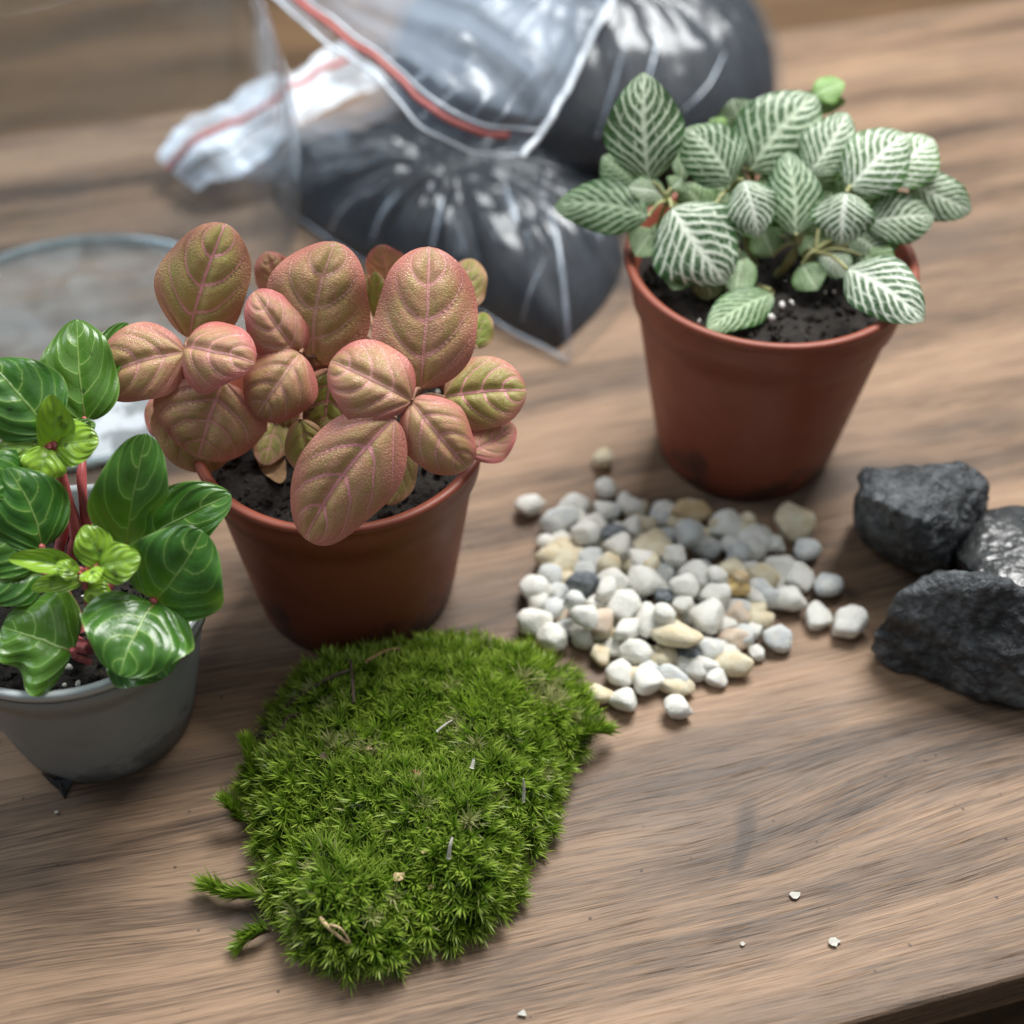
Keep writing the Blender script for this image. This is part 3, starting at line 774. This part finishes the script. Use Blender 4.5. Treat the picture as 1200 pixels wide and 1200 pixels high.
UNIQ = {0: 'small cream pebble lying apart from the heap, nearest the tall terracotta pot', 2: 'white pebble at the far left tip of the pebble heap', 7: 'long tan brown pebble along the back of the heap',
        20: 'white pebble beside the outermost one, near the black rocks', 21: 'whitish oblong pebble nearest the front black rock, outermost of the heap', 36: 'small yellow ochre pebble on top of the heap', 10: 'dark grey pebble in the rear left of the heap',
        25: 'blue grey dark pebble on the left of the heap', 26: 'round dark grey pebble in the middle of the heap', 58: 'large smooth cream oval pebble lying on top near the front of the heap', 41: 'flat cream yellow pebble at the front right edge of the heap',
        39: 'grey pebble lying at the right front edge of the heap', 64: 'white pebble among the front stragglers, smallest beside the flat cream one', 65: 'white teardrop pebble at the front of the heap beside the moss', 66: 'bluish white pebble lying foremost of all the pebbles',
        67: 'cream pebble touching the right tip of the moss', 22: 'large cream round pebble on the left rim of the heap', 23: 'white pebble at the left edge of the heap above another white one', 24: 'white pebble at the left edge of the heap nearest the moss back', 62: 'long thin cream pebble at the front of the heap', 84: 'small dark grey pebble wedged among the front pebbles'}
CN = {'w': 'white', 'c': 'cream', 't': 'tan', 'y': 'yellow', 'g': 'pale grey', 'd': 'dark grey', 'p': 'pinkish beige'}
core = [(652, 660), (680, 622), (760, 606), (860, 636), (882, 690), (850, 738), (800, 758), (725, 752), (665, 720)]
def add_pebble(px, py, w, h, c, idx=None):
    z = .004
    for _ in range(3):
        p = at(px, py, z); s = depth(p) / FPX
        rx = w * s / 2 * 1.04; rz = rx * .78 if w < 46 else rx * .5; ry = max(min(h * s / 2 * 1.05, rx * 1.3), rx * .5); rz = min(rz, .0062, ry * 1.1)
        R = (rx + ry) / 2; zz = rz
        for (q, r2, z2, c2) in (placed if inside(px, py, core) else ()):
            d = math.hypot(p.x - q.x, p.y - q.y)
            if d < (R + r2) * .60:
                f = math.sqrt(max(0, 1 - (d / ((R + r2) * .95)) ** 2))
                zz = max(zz, q.z + (z2 + rz) * f * .86)
        z = min(zz, .0135)
    p = at(px, py, z)
    o = bpy.data.objects.new('pebble', rg.choice(PM[c])); COL.objects.link(o)
    o.location = p; o.scale = (rx * 1.06, ry * 1.06, rz * 1.06)
    o.rotation_euler = (rg.uniform(-.35, .35), rg.uniform(-.35, .35), rg.uniform(-.6, .6))
    placed.append((p, R, rz, c))
    REC.append((o, px, py, w, h, c, idx))
for q in fill: add_pebble(*q)
for i, q in enumerate(lst): add_pebble(*q, idx=i)
MARK = {0: 'the cream pebble lying apart', 7: 'the long tan pebble', 22: 'the big cream left pebble', 36: 'the yellow ochre pebble', 58: 'the big cream oval', 39: 'the grey right front pebble', 41: 'the flat cream yellow pebble',
        25: 'the blue grey dark pebble', 26: 'the round dark pebble', 20: 'the white pair by the rock', 65: 'the white teardrop pebble', 24: 'the left rim white pebble', 10: 'the dark rear pebble', 66: 'the foremost bluish pebble'}
mp_ = [(k, q[1], q[2]) for q in REC for k in [q[6]] if k in MARK]
seen = set()
for (o, px, py, w, h, c, idx) in REC:
    size = 'tiny' if w < 24 else 'small' if w < 30 else 'medium' if w < 37 else 'large'
    form = 'upright' if h > w * 1.12 else 'oblong' if w > h * 1.3 else 'roundish'
    lab = UNIQ.get(idx)
    if not lab:
        near = sorted(mp_, key=lambda m: (m[1] - px) ** 2 + ((m[2] - py) * 1.3) ** 2)
        cand = []
        for m in near[:4]:
            dx, dy = px - m[1], (py - m[2]) * 1.3
            d8 = int(((math.degrees(math.atan2(dy, dx)) + 360 + 22.5) % 360) // 45)
            way = ['right of', 'in front and right of', 'in front of', 'in front and left of', 'left of', 'behind and left of', 'behind', 'behind and right of'][d8]
            cand.append('%s %s pebble %s %s' % (size, CN[c], way, MARK[m[0]]))
            cand.append('%s %s %s pebble %s %s' % (size, form, CN[c], way, MARK[m[0]]))
        lab = next((q for q in cand if q not in seen), cand[0])
    seen.add(lab)
    tag(o, lab, 'pebble', 'pebbles heaped on the board')

# ------------------------------------------------------------------ black rocks
def rock(name, pts, label, seed, amp=.0032, cuts=5, mat=None):
    bm = bmesh.new()
    P = [at(x, y, z) for x, y, z in pts]
    c = sum(P, Vector()) / len(P); c.z = 0
    P = [c + Vector(((p.x - c.x) * 1.07, (p.y - c.y) * 1.05, p.z * 1.05)) for p in P]
    for p in P: bm.verts.new(p - c)
    r = bmesh.ops.convex_hull(bm, input=bm.verts)
    junk = list({g for g in list(r['geom_interior']) + list(r['geom_unused']) if isinstance(g, bmesh.types.BMVert)})
    if junk: bmesh.ops.delete(bm, geom=junk, context='VERTS')
    bmesh.ops.triangulate(bm, faces=bm.faces)
    for it in range(cuts):
        bmesh.ops.subdivide_edges(bm, edges=[e for e in bm.edges if e.calc_length() > .0012], cuts=1)
        bmesh.ops.triangulate(bm, faces=bm.faces)
        if it in (1, 2, 3): bmesh.ops.smooth_vert(bm, verts=bm.verts, factor=.35 if it < 3 else .3, use_axis_x=True, use_axis_y=True, use_axis_z=True)
    bm.normal_update()
    for v in bm.verts:
        q = v.co * 42 + Vector((seed, 0, 0))
        d = noise.fractal(q, .9, 2.1, 5) * amp
        rid = noise.hetero_terrain(v.co * 75 + Vector((0, seed, 0)), .8, 2.0, 4, .5)
        d += (rid - .6) * amp * .34
        d += (abs(noise.noise(v.co * 170 + Vector((seed, 3, 0)))) - .25) * amp * .45 + noise.noise(v.co * 420) * amp * .12
        v.co += v.normal * d
        if v.co.z < .0002: v.co.z = .0002
    o = link(name, mesh_bm(name, bm), mat or ROCK); o.location = c
    return tag(o, label, 'rock', 'black rocks')
rock('rock', [(1003, 585, .036), (1012, 548, .038), (1045, 556, .044), (1085, 566, .047), (1138, 550, .044), (1150, 585, .036), (1142, 625, .030), (1112, 668, .022), (1060, 655, .020), (1010, 622, .020),
              (1020, 640, .002), (1060, 664, .001), (1105, 672, .002), (1140, 640, .004), (1140, 605, .002), (1010, 600, .004), (1075, 590, .001), (1075, 612, .046), (1040, 596, .044)],
     'smaller chipped black rock with a cleft, behind the bigger rock', 3)
rock('rock', [(1017, 762, .006), (1020, 742, .014), (1050, 705, .030), (1092, 672, .040), (1150, 680, .044), (1205, 700, .042), (1290, 700, .040),
              (1030, 778, .0005), (1090, 800, .0005), (1170, 822, .0005), (1215, 828, .0005), (1290, 815, .0005), (1290, 720, .0005), (1190, 712, .0005), (1110, 705, .0005), (1120, 770, .016), (1200, 795, .018), (1290, 780, .02)],
     'large rough matt black rock at the right edge, foremost of the rocks', 9, .0030, 6)
rock('rock', [(1120, 655, .026), (1150, 604, .032), (1190, 592, .034), (1235, 598, .034), (1290, 620, .030), (1290, 690, .036), (1210, 694, .040), (1150, 680, .036),
              (1120, 672, .0005), (1150, 625, .0005), (1290, 640, .0005), (1290, 700, .0005), (1190, 706, .0005)],
     'smooth wet black rock behind the foremost rock at the right edge', 5, .0012, 5, WETROCK)

# ------------------------------------------------------------------ moss
MP = [(342, 828), (362, 800), (430, 778), (520, 768), (600, 776), (655, 796), (682, 830), (700, 860), (684, 886), (655, 898), (648, 950), (628, 992), (604, 1034), (572, 1086), (530, 1106), (490, 1112), (440, 1138), (372, 1134), (347, 1092), (334, 1062), (314, 1020), (306, 968), (296, 922), (318, 876)]
mpw = [at(x, y, .001) for x, y in MP]
def seg_d(p, a, b):
    t = max(0, min(1, ((p[0] - a[0]) * (b[0] - a[0]) + (p[1] - a[1]) * (b[1] - a[1])) / ((b[0] - a[0]) ** 2 + (b[1] - a[1]) ** 2 + 1e-12)))
    return math.hypot(p[0] - a[0] - t * (b[0] - a[0]), p[1] - a[1] - t * (b[1] - a[1]))
mpoly = [(p.x, p.y) for p in mpw]
MH = .021; MW = .022
def moss_h(x, y):
    if not inside(x, y, mpoly): return -1
    d = min(seg_d((x, y), mpoly[i], mpoly[(i + 1) % len(mpoly)]) for i in range(len(mpoly)))
    q = min(1, d / MW)
    return MH * math.sqrt(max(0, 1 - (1 - q) ** 2)) * (.86 + .34 * noise.noise(Vector((x * 38, y * 38, 1)))) + .0035 * noise.noise(Vector((x * 120, y * 120, 4)))
def grow(shoots, needles, seed, ln=(.0050, .0084), wd=.00029, spread=1.0):
    """shoots: list of (base, axis, length, tint); returns one mesh of needle leaves"""
    rg = np.random.default_rng(seed); VV = []; FF = []; TIP = []; TN = []
    for base, ax, Ls, tint in shoots:
        ax = ax.normalized(); a = ax.orthogonal().normalized(); b = ax.cross(a)
        n = needles
        for k in range(n):
            f = ((k + rg.uniform(0, 1)) / n) ** .6
            phi = k * 2.39996 + rg.uniform(-.4, .4)
            open_ = (1.55 - 1.0 * f) * spread * rg.uniform(.8, 1.15)
            rad = a * math.cos(phi) + b * math.sin(phi)
            d0 = (ax * math.cos(open_ * .7) + rad * math.sin(open_ * .7)).normalized()
            d1 = (ax * math.cos(open_) + rad * math.sin(open_)).normalized()
            L = rg.uniform(*ln) * (.75 + .35 * math.sin(math.pi * min(1, f + .15)))
            p0 = base + ax * (Ls * f); p1 = p0 + d0 * L * .5; p2 = p1 + d1 * L * .5
            sd = ax.cross(rad).normalized() * wd * rg.uniform(.8, 1.25)
            o = len(VV)
            VV += [p0 - sd * .5, p0 + sd * .5, p1 + sd, p1 - sd, p2]
            FF += [(o, o + 1, o + 2, o + 3), (o + 3, o + 2, o + 4)]
            t = f * .55
            TIP += [t, t, t + .22, t + .22, t + .45]
            tn = max(0, tint + rg.uniform(-.2, .2)); tn = min(tn, .92) if tint <= .95 else 1.0
            if rg.uniform() < .012: tn = 1.0
            TN += [tn] * 5
    me = mesh_py('needles', VV, FF)
    for nm, arr in (('tip', TIP), ('tint', TN)):
        at_ = me.attributes.new(nm, 'FLOAT', 'POINT'); at_.data.foreach_set('value', np.array(arr, dtype=np.float32))
    return me
mc = sum(mpw, Vector()) / len(mpw); mc.z = 0
ms = empty('moss_clump', mc, 'thick cushion of bright green moss at the front of the board', 'moss')
# bed: a mound the shoots grow from
xs = np.linspace(min(p[0] for p in mpoly), max(p[0] for p in mpoly), 60); ys = np.linspace(min(p[1] for p in mpoly), max(p[1] for p in mpoly), 60)
g = Geo(); hm = {}
for i, x in enumerate(xs):
    for j, y in enumerate(ys):
        h = moss_h(x, y)
        if h >= 0: hm[(i, j)] = len(g.v); g.v.append((x - mc.x, y - mc.y, max(.0008, h - .006)))
for i in range(59):
    for j in range(59):
        q = [(i, j), (i + 1, j), (i + 1, j + 1), (i, j + 1)]
        if all(k in hm for k in q): g.f.append(tuple(hm[k] for k in q))
b_ = link('moss_bed', g.mesh('moss_bed'), MOSSBED, ms)
shoots = []; pts = []
rgm = np.random.default_rng(21)
cell = {}
def ok(x, y, r):
    ci, cj = int(x / r), int(y / r)
    for di in (-1, 0, 1):
        for dj in (-1, 0, 1):
            for q in cell.get((ci + di, cj + dj), ()):
                if (q[0] - x) ** 2 + (q[1] - y) ** 2 < r * r: return False
    cell.setdefault((ci, cj), []).append((x, y)); return True
x0, x1 = min(p[0] for p in mpoly), max(p[0] for p in mpoly); y0, y1 = min(p[1] for p in mpoly), max(p[1] for p in mpoly)
for _ in range(60000):
    x, y = rgm.uniform(x0, x1), rgm.uniform(y0, y1)
    if not inside(x, y, mpoly) or not ok(x, y, .0029): continue
    h = moss_h(x, y); e = .0025
    if h < .008 and rgm.uniform() < .25: continue
    hx = moss_h(x + e, y); hx2 = moss_h(x - e, y); hy = moss_h(x, y + e); hy2 = moss_h(x, y - e)
    hx, hx2, hy, hy2 = [max(-.003, v) for v in (hx, hx2, hy, hy2)]
    n = Vector((-(hx - hx2) / (2 * e), -(hy - hy2) / (2 * e), 1.0)).normalized()
    ax = (n + Vector((0, 0, .35)) + Vector(rgm.normal(0, .20, 3))).normalized()
    if ax.z < .05: ax.z = .05
    Ls = rgm.uniform(.006, .0095)
    base = Vector((x, y, max(.0012, h))) - ax * (Ls * .72)
    base.z = max(base.z, .0006)
    tint = .30 + .8 * noise.noise(Vector((x * 55, y * 55, 9))) + (.28 if y > mc.y + .005 else 0) + rgm.uniform(-.1, .1)
    if rgm.uniform() < (.02 + .22 * max(0, noise.noise(Vector((x * 60, y * 60, 33))) - .25) * 2): tint = 1.1
    shoots.append((base - mc, ax, Ls, tint))
    # a second tier on the steep flank
    if n.z < .75 and h > .006:
        for f in (.33, .66):
            zz = h * f
            ax2 = (Vector((n.x, n.y, .25)) + Vector(rgm.normal(0, .2, 3))).normalized()
            shoots.append((Vector((x, y, zz)) - mc - ax2 * .002, ax2, Ls * .9, tint * .6))
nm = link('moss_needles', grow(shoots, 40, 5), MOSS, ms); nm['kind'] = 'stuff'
print('moss shoots', len(shoots))
def sprig(name, label, pts, needles, ln, group=None, rn=.0007):
    P = smooth_path([at(*p) for p in pts], 4); c = P[0].copy(); c.z = 0
    root = empty(name, c, label, 'moss sprig', group)
    vs, fs = tube_geo([p - c for p in P], [rn] * len(P), 6)
    link('stem', mesh_py('stem', vs, fs), TWIG, root)
    sh = []
    for i in range(len(P) - 1):
        sh.append((P[i] - c, P[i + 1] - P[i] + Vector((0, 0, .0006)), (P[i + 1] - P[i]).length * 1.4, .98 - .1 * i if i < 5 and name == 'moss_sprig' and pts[0][0] == 322 else .3 + .5 * i / len(P)))
    sh.append((P[-2] - c, P[-1] - P[-2], .003, .9)); sh.append((P[-1] - c - (P[-1] - P[-2]) * .3, P[-1] - P[-2], .003, .9))
    o = link('needles', grow(sh, needles, 3, ln, .00034, .52), MOSS, root); o['kind'] = 'stuff'
sprig('moss_sprig', 'loose moss sprig with pale stem pointing left out of the clump', [(322, 1056, .004), (298, 1050, .004), (276, 1050, .0035), (258, 1044, .004)], 24, (.006, .010))
sprig('moss_sprig', 'tiny loose moss sprig on the board, foremost beside the clump', [(318, 1090, .003), (306, 1093, .0035), (294, 1100, .003)], 24, (.005, .008))
for a_, b__ in (((285, 965, .003), (262, 930, .008)), ((290, 960, .003), (275, 948, .010))): pass
sprig('moss_tuft', 'small moss tuft broken off beside the upper left side of the clump', [(296, 966, .003), (284, 958, .006), (274, 948, .009)], 30, (.005, .008))
sprig('moss_tuft', 'pale moss tuft at the left edge of the clump above the broken off tuft', [(310, 930, .004), (298, 905, .010), (292, 882, .014)], 30, (.005, .008))
sprig('moss_tuft', 'bright moss tuft at the right tip of the clump beside the pebbles', [(672, 872, .004), (686, 862, .008), (698, 858, .008)], 34, (.005, .008))
# litter on and around the moss
def mz(px, py):
    z = .012
    for _ in range(6):
        p = at(px, py, z); h = moss_h(p.x, p.y); z = .5 * z + .5 * (max(h, 0) + .0035)
    return at(px, py, z)
def flake(name, label, px, py, s, mat, cat='litter', seed=1, onmoss=True, th=.0004):
    rg = np.random.default_rng(seed); p = mz(px, py) if onmoss else at(px, py, .0006)
    n = 9; r = [s * rg.uniform(.55, 1.1) for _ in range(n)]
    top = [Vector((r[i] * math.cos(6.283 * i / n), r[i] * .8 * math.sin(6.283 * i / n), th + s * (.3 if onmoss else .05) * rg.uniform(-.5, 1))) for i in range(n)]
    vs = [Vector((0, 0, th + s * (.25 if onmoss else .04)))] + top + [v - Vector((0, 0, th)) for v in top]
    fs = [(0, 1 + i, 1 + (i + 1) % n) for i in range(n)] + [(1 + i, 1 + n + i, 1 + n + (i + 1) % n, 1 + (i + 1) % n) for i in range(n)] + [tuple(range(2 * n, n, -1))]
    o = link(name, mesh_py(name, vs, fs, False), mat); o.location = p
    return tag(o, label, cat)
flake('dry_flake', 'pale beige flake lying near the front of the moss', 467, 1028, .0021, STRAW, 'flake', 1)
flake('dry_flake', 'small cream square flake at the middle back of the moss', 433, 878, .0012, STRAW, 'flake', 2)
flake('dry_flake', 'greyish brown flake on the left back of the moss', 380, 887, .0021, TWIG, 'flake', 3)
flake('dry_flake', 'tiny tan flake beside the pale beige flake on the moss', 505, 1040, .0012, STRAW, 'flake', 4)
flake('dry_flake', 'small tan flake in the moss above the pale beige flake', 497, 999, .0013, STRAW, 'flake', 5)
flake('rust_speck', 'rust coloured speck in the middle of the moss', 489, 905, .0013, RUST, 'speck', 6)
flake('rust_speck', 'rust brown speck at the small tuft left of the moss', 279, 957, .0018, RUST, 'speck', 7, False)
flake('white_chip', 'thin white chip on the bare board, upper one of two', 932, 1050, .0019, CHIP, 'chip', 8, False)
flake('white_chip', 'white scraped chip on the bare board near the front edge', 978, 1104, .0019, CHIP, 'chip', 9, False)
flake('white_chip', 'faint pale grey chip on the board left of the scraped chip', 870, 1106, .0009, CHIP, 'chip', 10, False, .0002)
flake('white_chip', 'white chip on the board at the very front', 612, 1188, .0015, CHIP, 'chip', 11, False)
flake('white_chip', 'tiny white crumb in front of the grey pot', 66, 952, .0008, CHIP, 'chip', 12, False)
def strand(name, label, pts, r, mat, cat):
    P = smooth_path([mz(x, y) + Vector((0, 0, dz)) for x, y, dz in pts], 5); c = P[0].copy()
    vs, fs = tube_geo([p - c for p in P], [r * (1 - .6 * i / len(P)) for i in range(len(P))], 6)
    o = link(name, mesh_py(name, vs, fs), mat); o.location = c
    return tag(o, label, cat)
strand('straw', 'curled dry straw hanging at the front of the moss', [(376, 1078, .001), (385, 1092, .003), (398, 1102, .002), (412, 1112, .002)], .0008, STRAW, 'straw')
strand('straw', 'second thin dry straw crossing the curled one at the moss front', [(388, 1090, .003), (402, 1098, .004), (415, 1116, .002)], .0005, STRAW, 'straw')
strand('straw', 'pale straw lying on the back of the moss', [(512, 862, .002), (522, 856, .003), (531, 848, .002)], .0005, CHIP, 'straw')
strand('straw', 'white straw bit on the right front of the moss', [(526, 1010, .002), (528, 1000, .004), (531, 992, .005)], .0007, CHIP, 'straw')
strand('straw', 'white spike sticking up at the right of the moss', [(613, 942, .001), (614, 934, .004), (613, 926, .006)], .0006, CHIP, 'straw')
strand('straw', 'small white straw bit in the centre of the moss', [(553, 905, .002), (556, 898, .004)], .0008, CHIP, 'straw')
strand('twig', 'dark twig along the upper left edge of the moss', [(300, 868, .002), (320, 852, .003), (345, 825, .002), (385, 800, .002), (410, 790, .002)], .0011, TWIG, 'twig')
strand('twig', 'short brown root poking out at the left edge of the moss', [(318, 880, .001), (308, 866, .002), (302, 850, -.002)], .0006, TWIG, 'twig')
strand('twig', 'crooked brown root lying beside the dark twig on the moss edge', [(352, 842, .002), (338, 848, .003), (330, 862, .002), (316, 866, .001)], .0007, TWIG, 'twig')
strand('twig', 'tan rootlet at the top rim of the moss', [(430, 782, .003), (452, 770, .003), (470, 764, .002)], .0006, DRYLEAF, 'twig')
strand('twig', 'thin upright brown twig at the back of the moss', [(415, 826, .001), (414, 805, .003), (412, 780, .003)], .0007, TWIG, 'twig')

# ------------------------------------------------------------------ bags of black substrate
def pillow(name, outline, H, zb, mat, parent, origin, amp=.003, seed=1, rscale=1.0, under=.0, nr=44, na=160, p1=2.5, p2=.60, corner=None):
    P = [Vector((q[0], q[1], 0)) for q in outline]
    c = sum(P, Vector()) / len(P)
    loop = smooth_path(P + [P[0]], 10)[:-1]
    # resample by angle around the centre
    ang = [math.atan2(q.y - c.y, q.x - c.x) for q in loop]; rad = [math.hypot(q.x - c.x, q.y - c.y) for q in loop]
    od = sorted(zip(ang, rad)); aa = np.array([o[0] for o in od]); rr = np.array([o[1] for o in od])
    aa = np.concatenate([aa - 2 * math.pi, aa, aa + 2 * math.pi]); rr = np.tile(rr, 3)
    vs = []
    for side in ((1, -1) if under else (1,)):
        for i in range(nr):
            f = i / (nr - 1)
            for j in range(na):
                th = -math.pi + 2 * math.pi * j / na
                R = np.interp(th, aa, rr) * rscale
                x = c.x + math.cos(th) * R * f; y = c.y + math.sin(th) * R * f
                hh = (H if side > 0 else under) * max(0, 1 - f ** p1) ** p2
                wr = noise.noise(Vector((math.cos(th) * 7 + seed, math.sin(th) * 7, f * 1.2))) * amp * 1.7 * f * (1 - f ** 6)
                wr += noise.fractal(Vector((x * 45, y * 45, seed)), 1, 2, 3) * amp * .5 * (1 - f ** 6)
                vs.append((x - origin.x, y - origin.y, zb + side * (hh + wr * (1 if side > 0 else .3)) - origin.z))
    fs = grid_faces(nr, na, True)
    if under: fs += [tuple(k + nr * na for k in reversed(f)) for f in grid_faces(nr, na, True)]
    return link(name, mesh_py(name, vs, fs), mat, parent)
def strip_grid(name, rows, parent, origin, mat, nu=60, nv=18, amp=.003, seed=1, freq=60):
    """film between polylines (each a list of world points), waved"""
    R = []
    for r in rows:
        P = smooth_path(r, 12); n = len(P)
        R.append([P[min(n - 1, int(k * (n - 1) / (nu - 1)))] for k in range(nu)])
    vs = []
    for v in range(nv):
        f = v / (nv - 1) * (len(R) - 1); i = min(int(f), len(R) - 2); t = f - i
        for k in range(nu):
            p = R[i][k].lerp(R[i + 1][k], t)
            d = noise.fractal(Vector((p.x * freq + seed, p.y * freq, v * .05)), 1, 2, 3) * amp
            vs.append(p + Vector((0, 0, d)) - origin)
    return link(name, mesh_py(name, vs, grid_faces(nv, nu)), mat, parent), vs
def zip_line(name, vs, nu, row, r, parent, mat, lift=.0006, k0=0, k1=None, squash=1):
    P = [Vector(v) + Vector((0, 0, lift)) for v in vs[row * nu + k0: row * nu + (k1 or nu)]][::2]
    v2, f2 = tube_geo(P, [r] * len(P), 8)
    return link(name, mesh_py(name, v2, f2), mat, parent)

lo_px = [(668, 427), (610, 402), (520, 364), (430, 320), (345, 270), (298, 228), (312, 192), (385, 172), (480, 166), (600, 176), (700, 228), (752, 300), (738, 352), (706, 392)]
lo = [at(x, y, 0) for x, y in lo_px]; LO = at(530, 290, 0)
lb = empty('zip_bag', LO, 'clear zip bag full of black grit lying flat, its corner towards the front', 'bag', 'zip bags of black grit')
pillow('black_grit', lo, .037, .001, BLACKSAND, lb, LO, .0048, 2, .90, 0)
pillow('film', lo, .0415, .0015, FILM, lb, LO, .0060, 5, 1.0, 0)
r0 = [at(x, y, z) for x, y, z in ((184, 184, .014), (215, 150, .020), (262, 120, .026), (300, 98, .030), (345, 78, .034), (405, 46, .040))]
r1 = [at(x, y, z) for x, y, z in ((205, 205, .012), (240, 178, .026), (285, 150, .026), (325, 125, .034), (370, 100, .036), (425, 70, .044))]
r2 = [at(x, y, z) for x, y, z in ((232, 226, .010), (272, 206, .016), (312, 182, .020), (350, 150, .030), (395, 128, .036), (455, 96, .044))]
r3 = [at(x, y, z) for x, y, z in ((290, 228, .004), (318, 212, .010), (345, 195, .016), (380, 170, .026), (420, 150, .034), (480, 120, .042))]
_, vs = strip_grid('zip_flap', [r0, r1, r2], lb, LO, WHITEFILM, 60, 16, .004, 3)
strip_grid('clear_neck', [r2, r3], lb, LO, FLAPF, 60, 8, .002, 3, 30)
zip_line('zip_strip', vs, 60, 5, .0017, lb, REDZIP)
zip_line('zip_ridge', vs, 60, 9, .0010, lb, WHITEFILM)

UO = Vector((.035, .672, .03))
ub = empty('zip_bag', UO, 'second clear zip bag of black grit resting behind and over the other', 'bag', 'zip bags of black grit')
up = []
for k in range(18):
    a = 2 * math.pi * k / 18
    ca, sa = math.cos(a), math.sin(a)
    up.append(Vector((.035 + .098 * math.copysign(abs(ca) ** .8, ca), .672 + .092 * math.copysign(abs(sa) ** .8, sa), 0)))
pillow('black_grit', up, .050, .034, BLACKSAND, ub, UO, .003, 7, .95, .026)
pillow('film', up, .054, .034, FILM, ub, UO, .0045, 8, 1.0, .030)
q0 = [at(x, y, z) for x, y, z in ((292, -20, .102), (370, 38, .098), (440, 92, .090), (498, 148, .080), (556, 176, .073), (612, 184, .068))]
q1 = [at(x, y, z) for x, y, z in ((340, -35, .106), (420, 20, .106), (490, 72, .100), (545, 118, .092), (600, 140, .084), (648, 140, .074))]
q2 = [at(x, y, z) for x, y, z in ((400, -50, .104), (470, -10, .104), (530, 30, .104), (590, 65, .098), (635, 78, .092), (680, 72, .080))]
q3 = [at(x, y, z) for x, y, z in ((470, -70, .098), (530, -50, .096), (590, -30, .096), (640, -10, .094), (685, -5, .090), (722, -10, .084))]
_, vs = strip_grid('zip_flap', [q0, q1, q2, q3], ub, UO, FLAPF, 70, 34, .0045, 9, 22)
zip_line('zip_strip', vs, 70, 5, .0014, ub, REDZIP, .0008, 0, 62)
zip_line('zip_ridge', vs, 70, 7, .0006, ub, WHITEFILM, .0008)
zip_line('film_hem', vs, 70, 0, .0007, ub, WHITEFILM, .0)
g = Geo()
P = [Vector(vs[v * 70 + 69]) for v in range(34)]
v2, f2 = tube_geo(P, [.0014] * 34, 8); link('side_seam', mesh_py('side_seam', v2, f2), WHITEFILM, ub)

from mathutils.bvhtree import BVHTree
def creases(parent, paths):
    f = next(c for c in parent.children if c.name.startswith('film') and not c.name.startswith('film_'))
    bv = BVHTree.FromPolygons([v.co + parent.location for v in f.data.vertices], [tuple(p.vertices) for p in f.data.polygons])
    for pts, r in paths:
        P = []
        for x, y in pts:
            d = (FWD + UPV * ((600 - y) / FPX) + RGT * ((x - 600) / FPX)).normalized()
            h = bv.ray_cast(CAMP, d)[0]
            P.append(h if h is not None else at(x, y, .0012))
        P = smooth_path(P, 5); n = len(P)
        vs, fs = tube_geo([p - parent.location for p in P], [r * .9 * (.25 + .75 * math.sin(math.pi * (i + .3) / n)) for i in range(n)], 7)
        link('film_crease', mesh_py('film_crease', vs, fs), CREASE, parent)
creases(lb, [([(634, 226), (650, 268), (659, 320), (664, 375), (668, 422)], .0013), ([(592, 218), (600, 240), (606, 262)], .0020), ([(560, 362), (600, 388), (640, 408), (667, 424)], .0011),
             ([(520, 228), (512, 262), (506, 290)], .0012), ([(470, 222), (448, 250), (436, 280)], .0012), ([(420, 228), (398, 250), (384, 276)], .0010), ([(672, 236), (690, 256), (704, 280)], .0016),
             ([(330, 240), (400, 290), (470, 330)], .0007), ([(640, 300), (622, 340), (612, 376)], .0008)])
creases(ub, [([(700, 160), (716, 110), (730, 60), (742, 25)], .0011), ([(760, 90), (768, 60), (772, 36)], .0013), ([(800, 130), (830, 100), (850, 60)], .0008)])

# ------------------------------------------------------------------ glass bowl at the left
BO = Vector((-.183, .4936, 0))
gb = empty('glass_bowl', BO, 'big round clear glass bowl with a teal tinted base at the left edge', 'glass bowl')
prof = [(.0765, .004), (.0835, .014), (.0905, .030), (.0965, .048), (.1005, .068), (.1025, .092), (.1015, .115), (.0970, .138), (.0890, .160), (.0800, .180), (.0745, .200), (.073, .215)]
link('bowl_wall', lathe('bowl_wall', prof + [(r - .0022, z) for r, z in reversed(prof)], 160), GLASS, gb)
link('base', lathe('base', [(.0005, .0012), (.060, .0010), (.0745, .0016)], 128), BASEGLASS, gb)
link('base_rim', lathe('base_rim', [(.0755, .0006), (.0772, .001), (.0780, .0026), (.0772, .0042), (.0757, .0046), (.0749, .0026), (.0755, .0006)], 128), TEAL, gb)
link('lip', lathe('lip', [(.0715, .215), (.0730, .2175), (.0747, .2165), (.0743, .2145), (.0725, .2135), (.0715, .215)], 128), GLASS, gb)
st = link('painted_glint', lathe('painted_glint', [(.0005, .0024), (.018, .0024), (.0205, .0022), (.0205, .0014)], 64), GLINT, gb)  # pale disc painted as the bright window reflection in the thick base
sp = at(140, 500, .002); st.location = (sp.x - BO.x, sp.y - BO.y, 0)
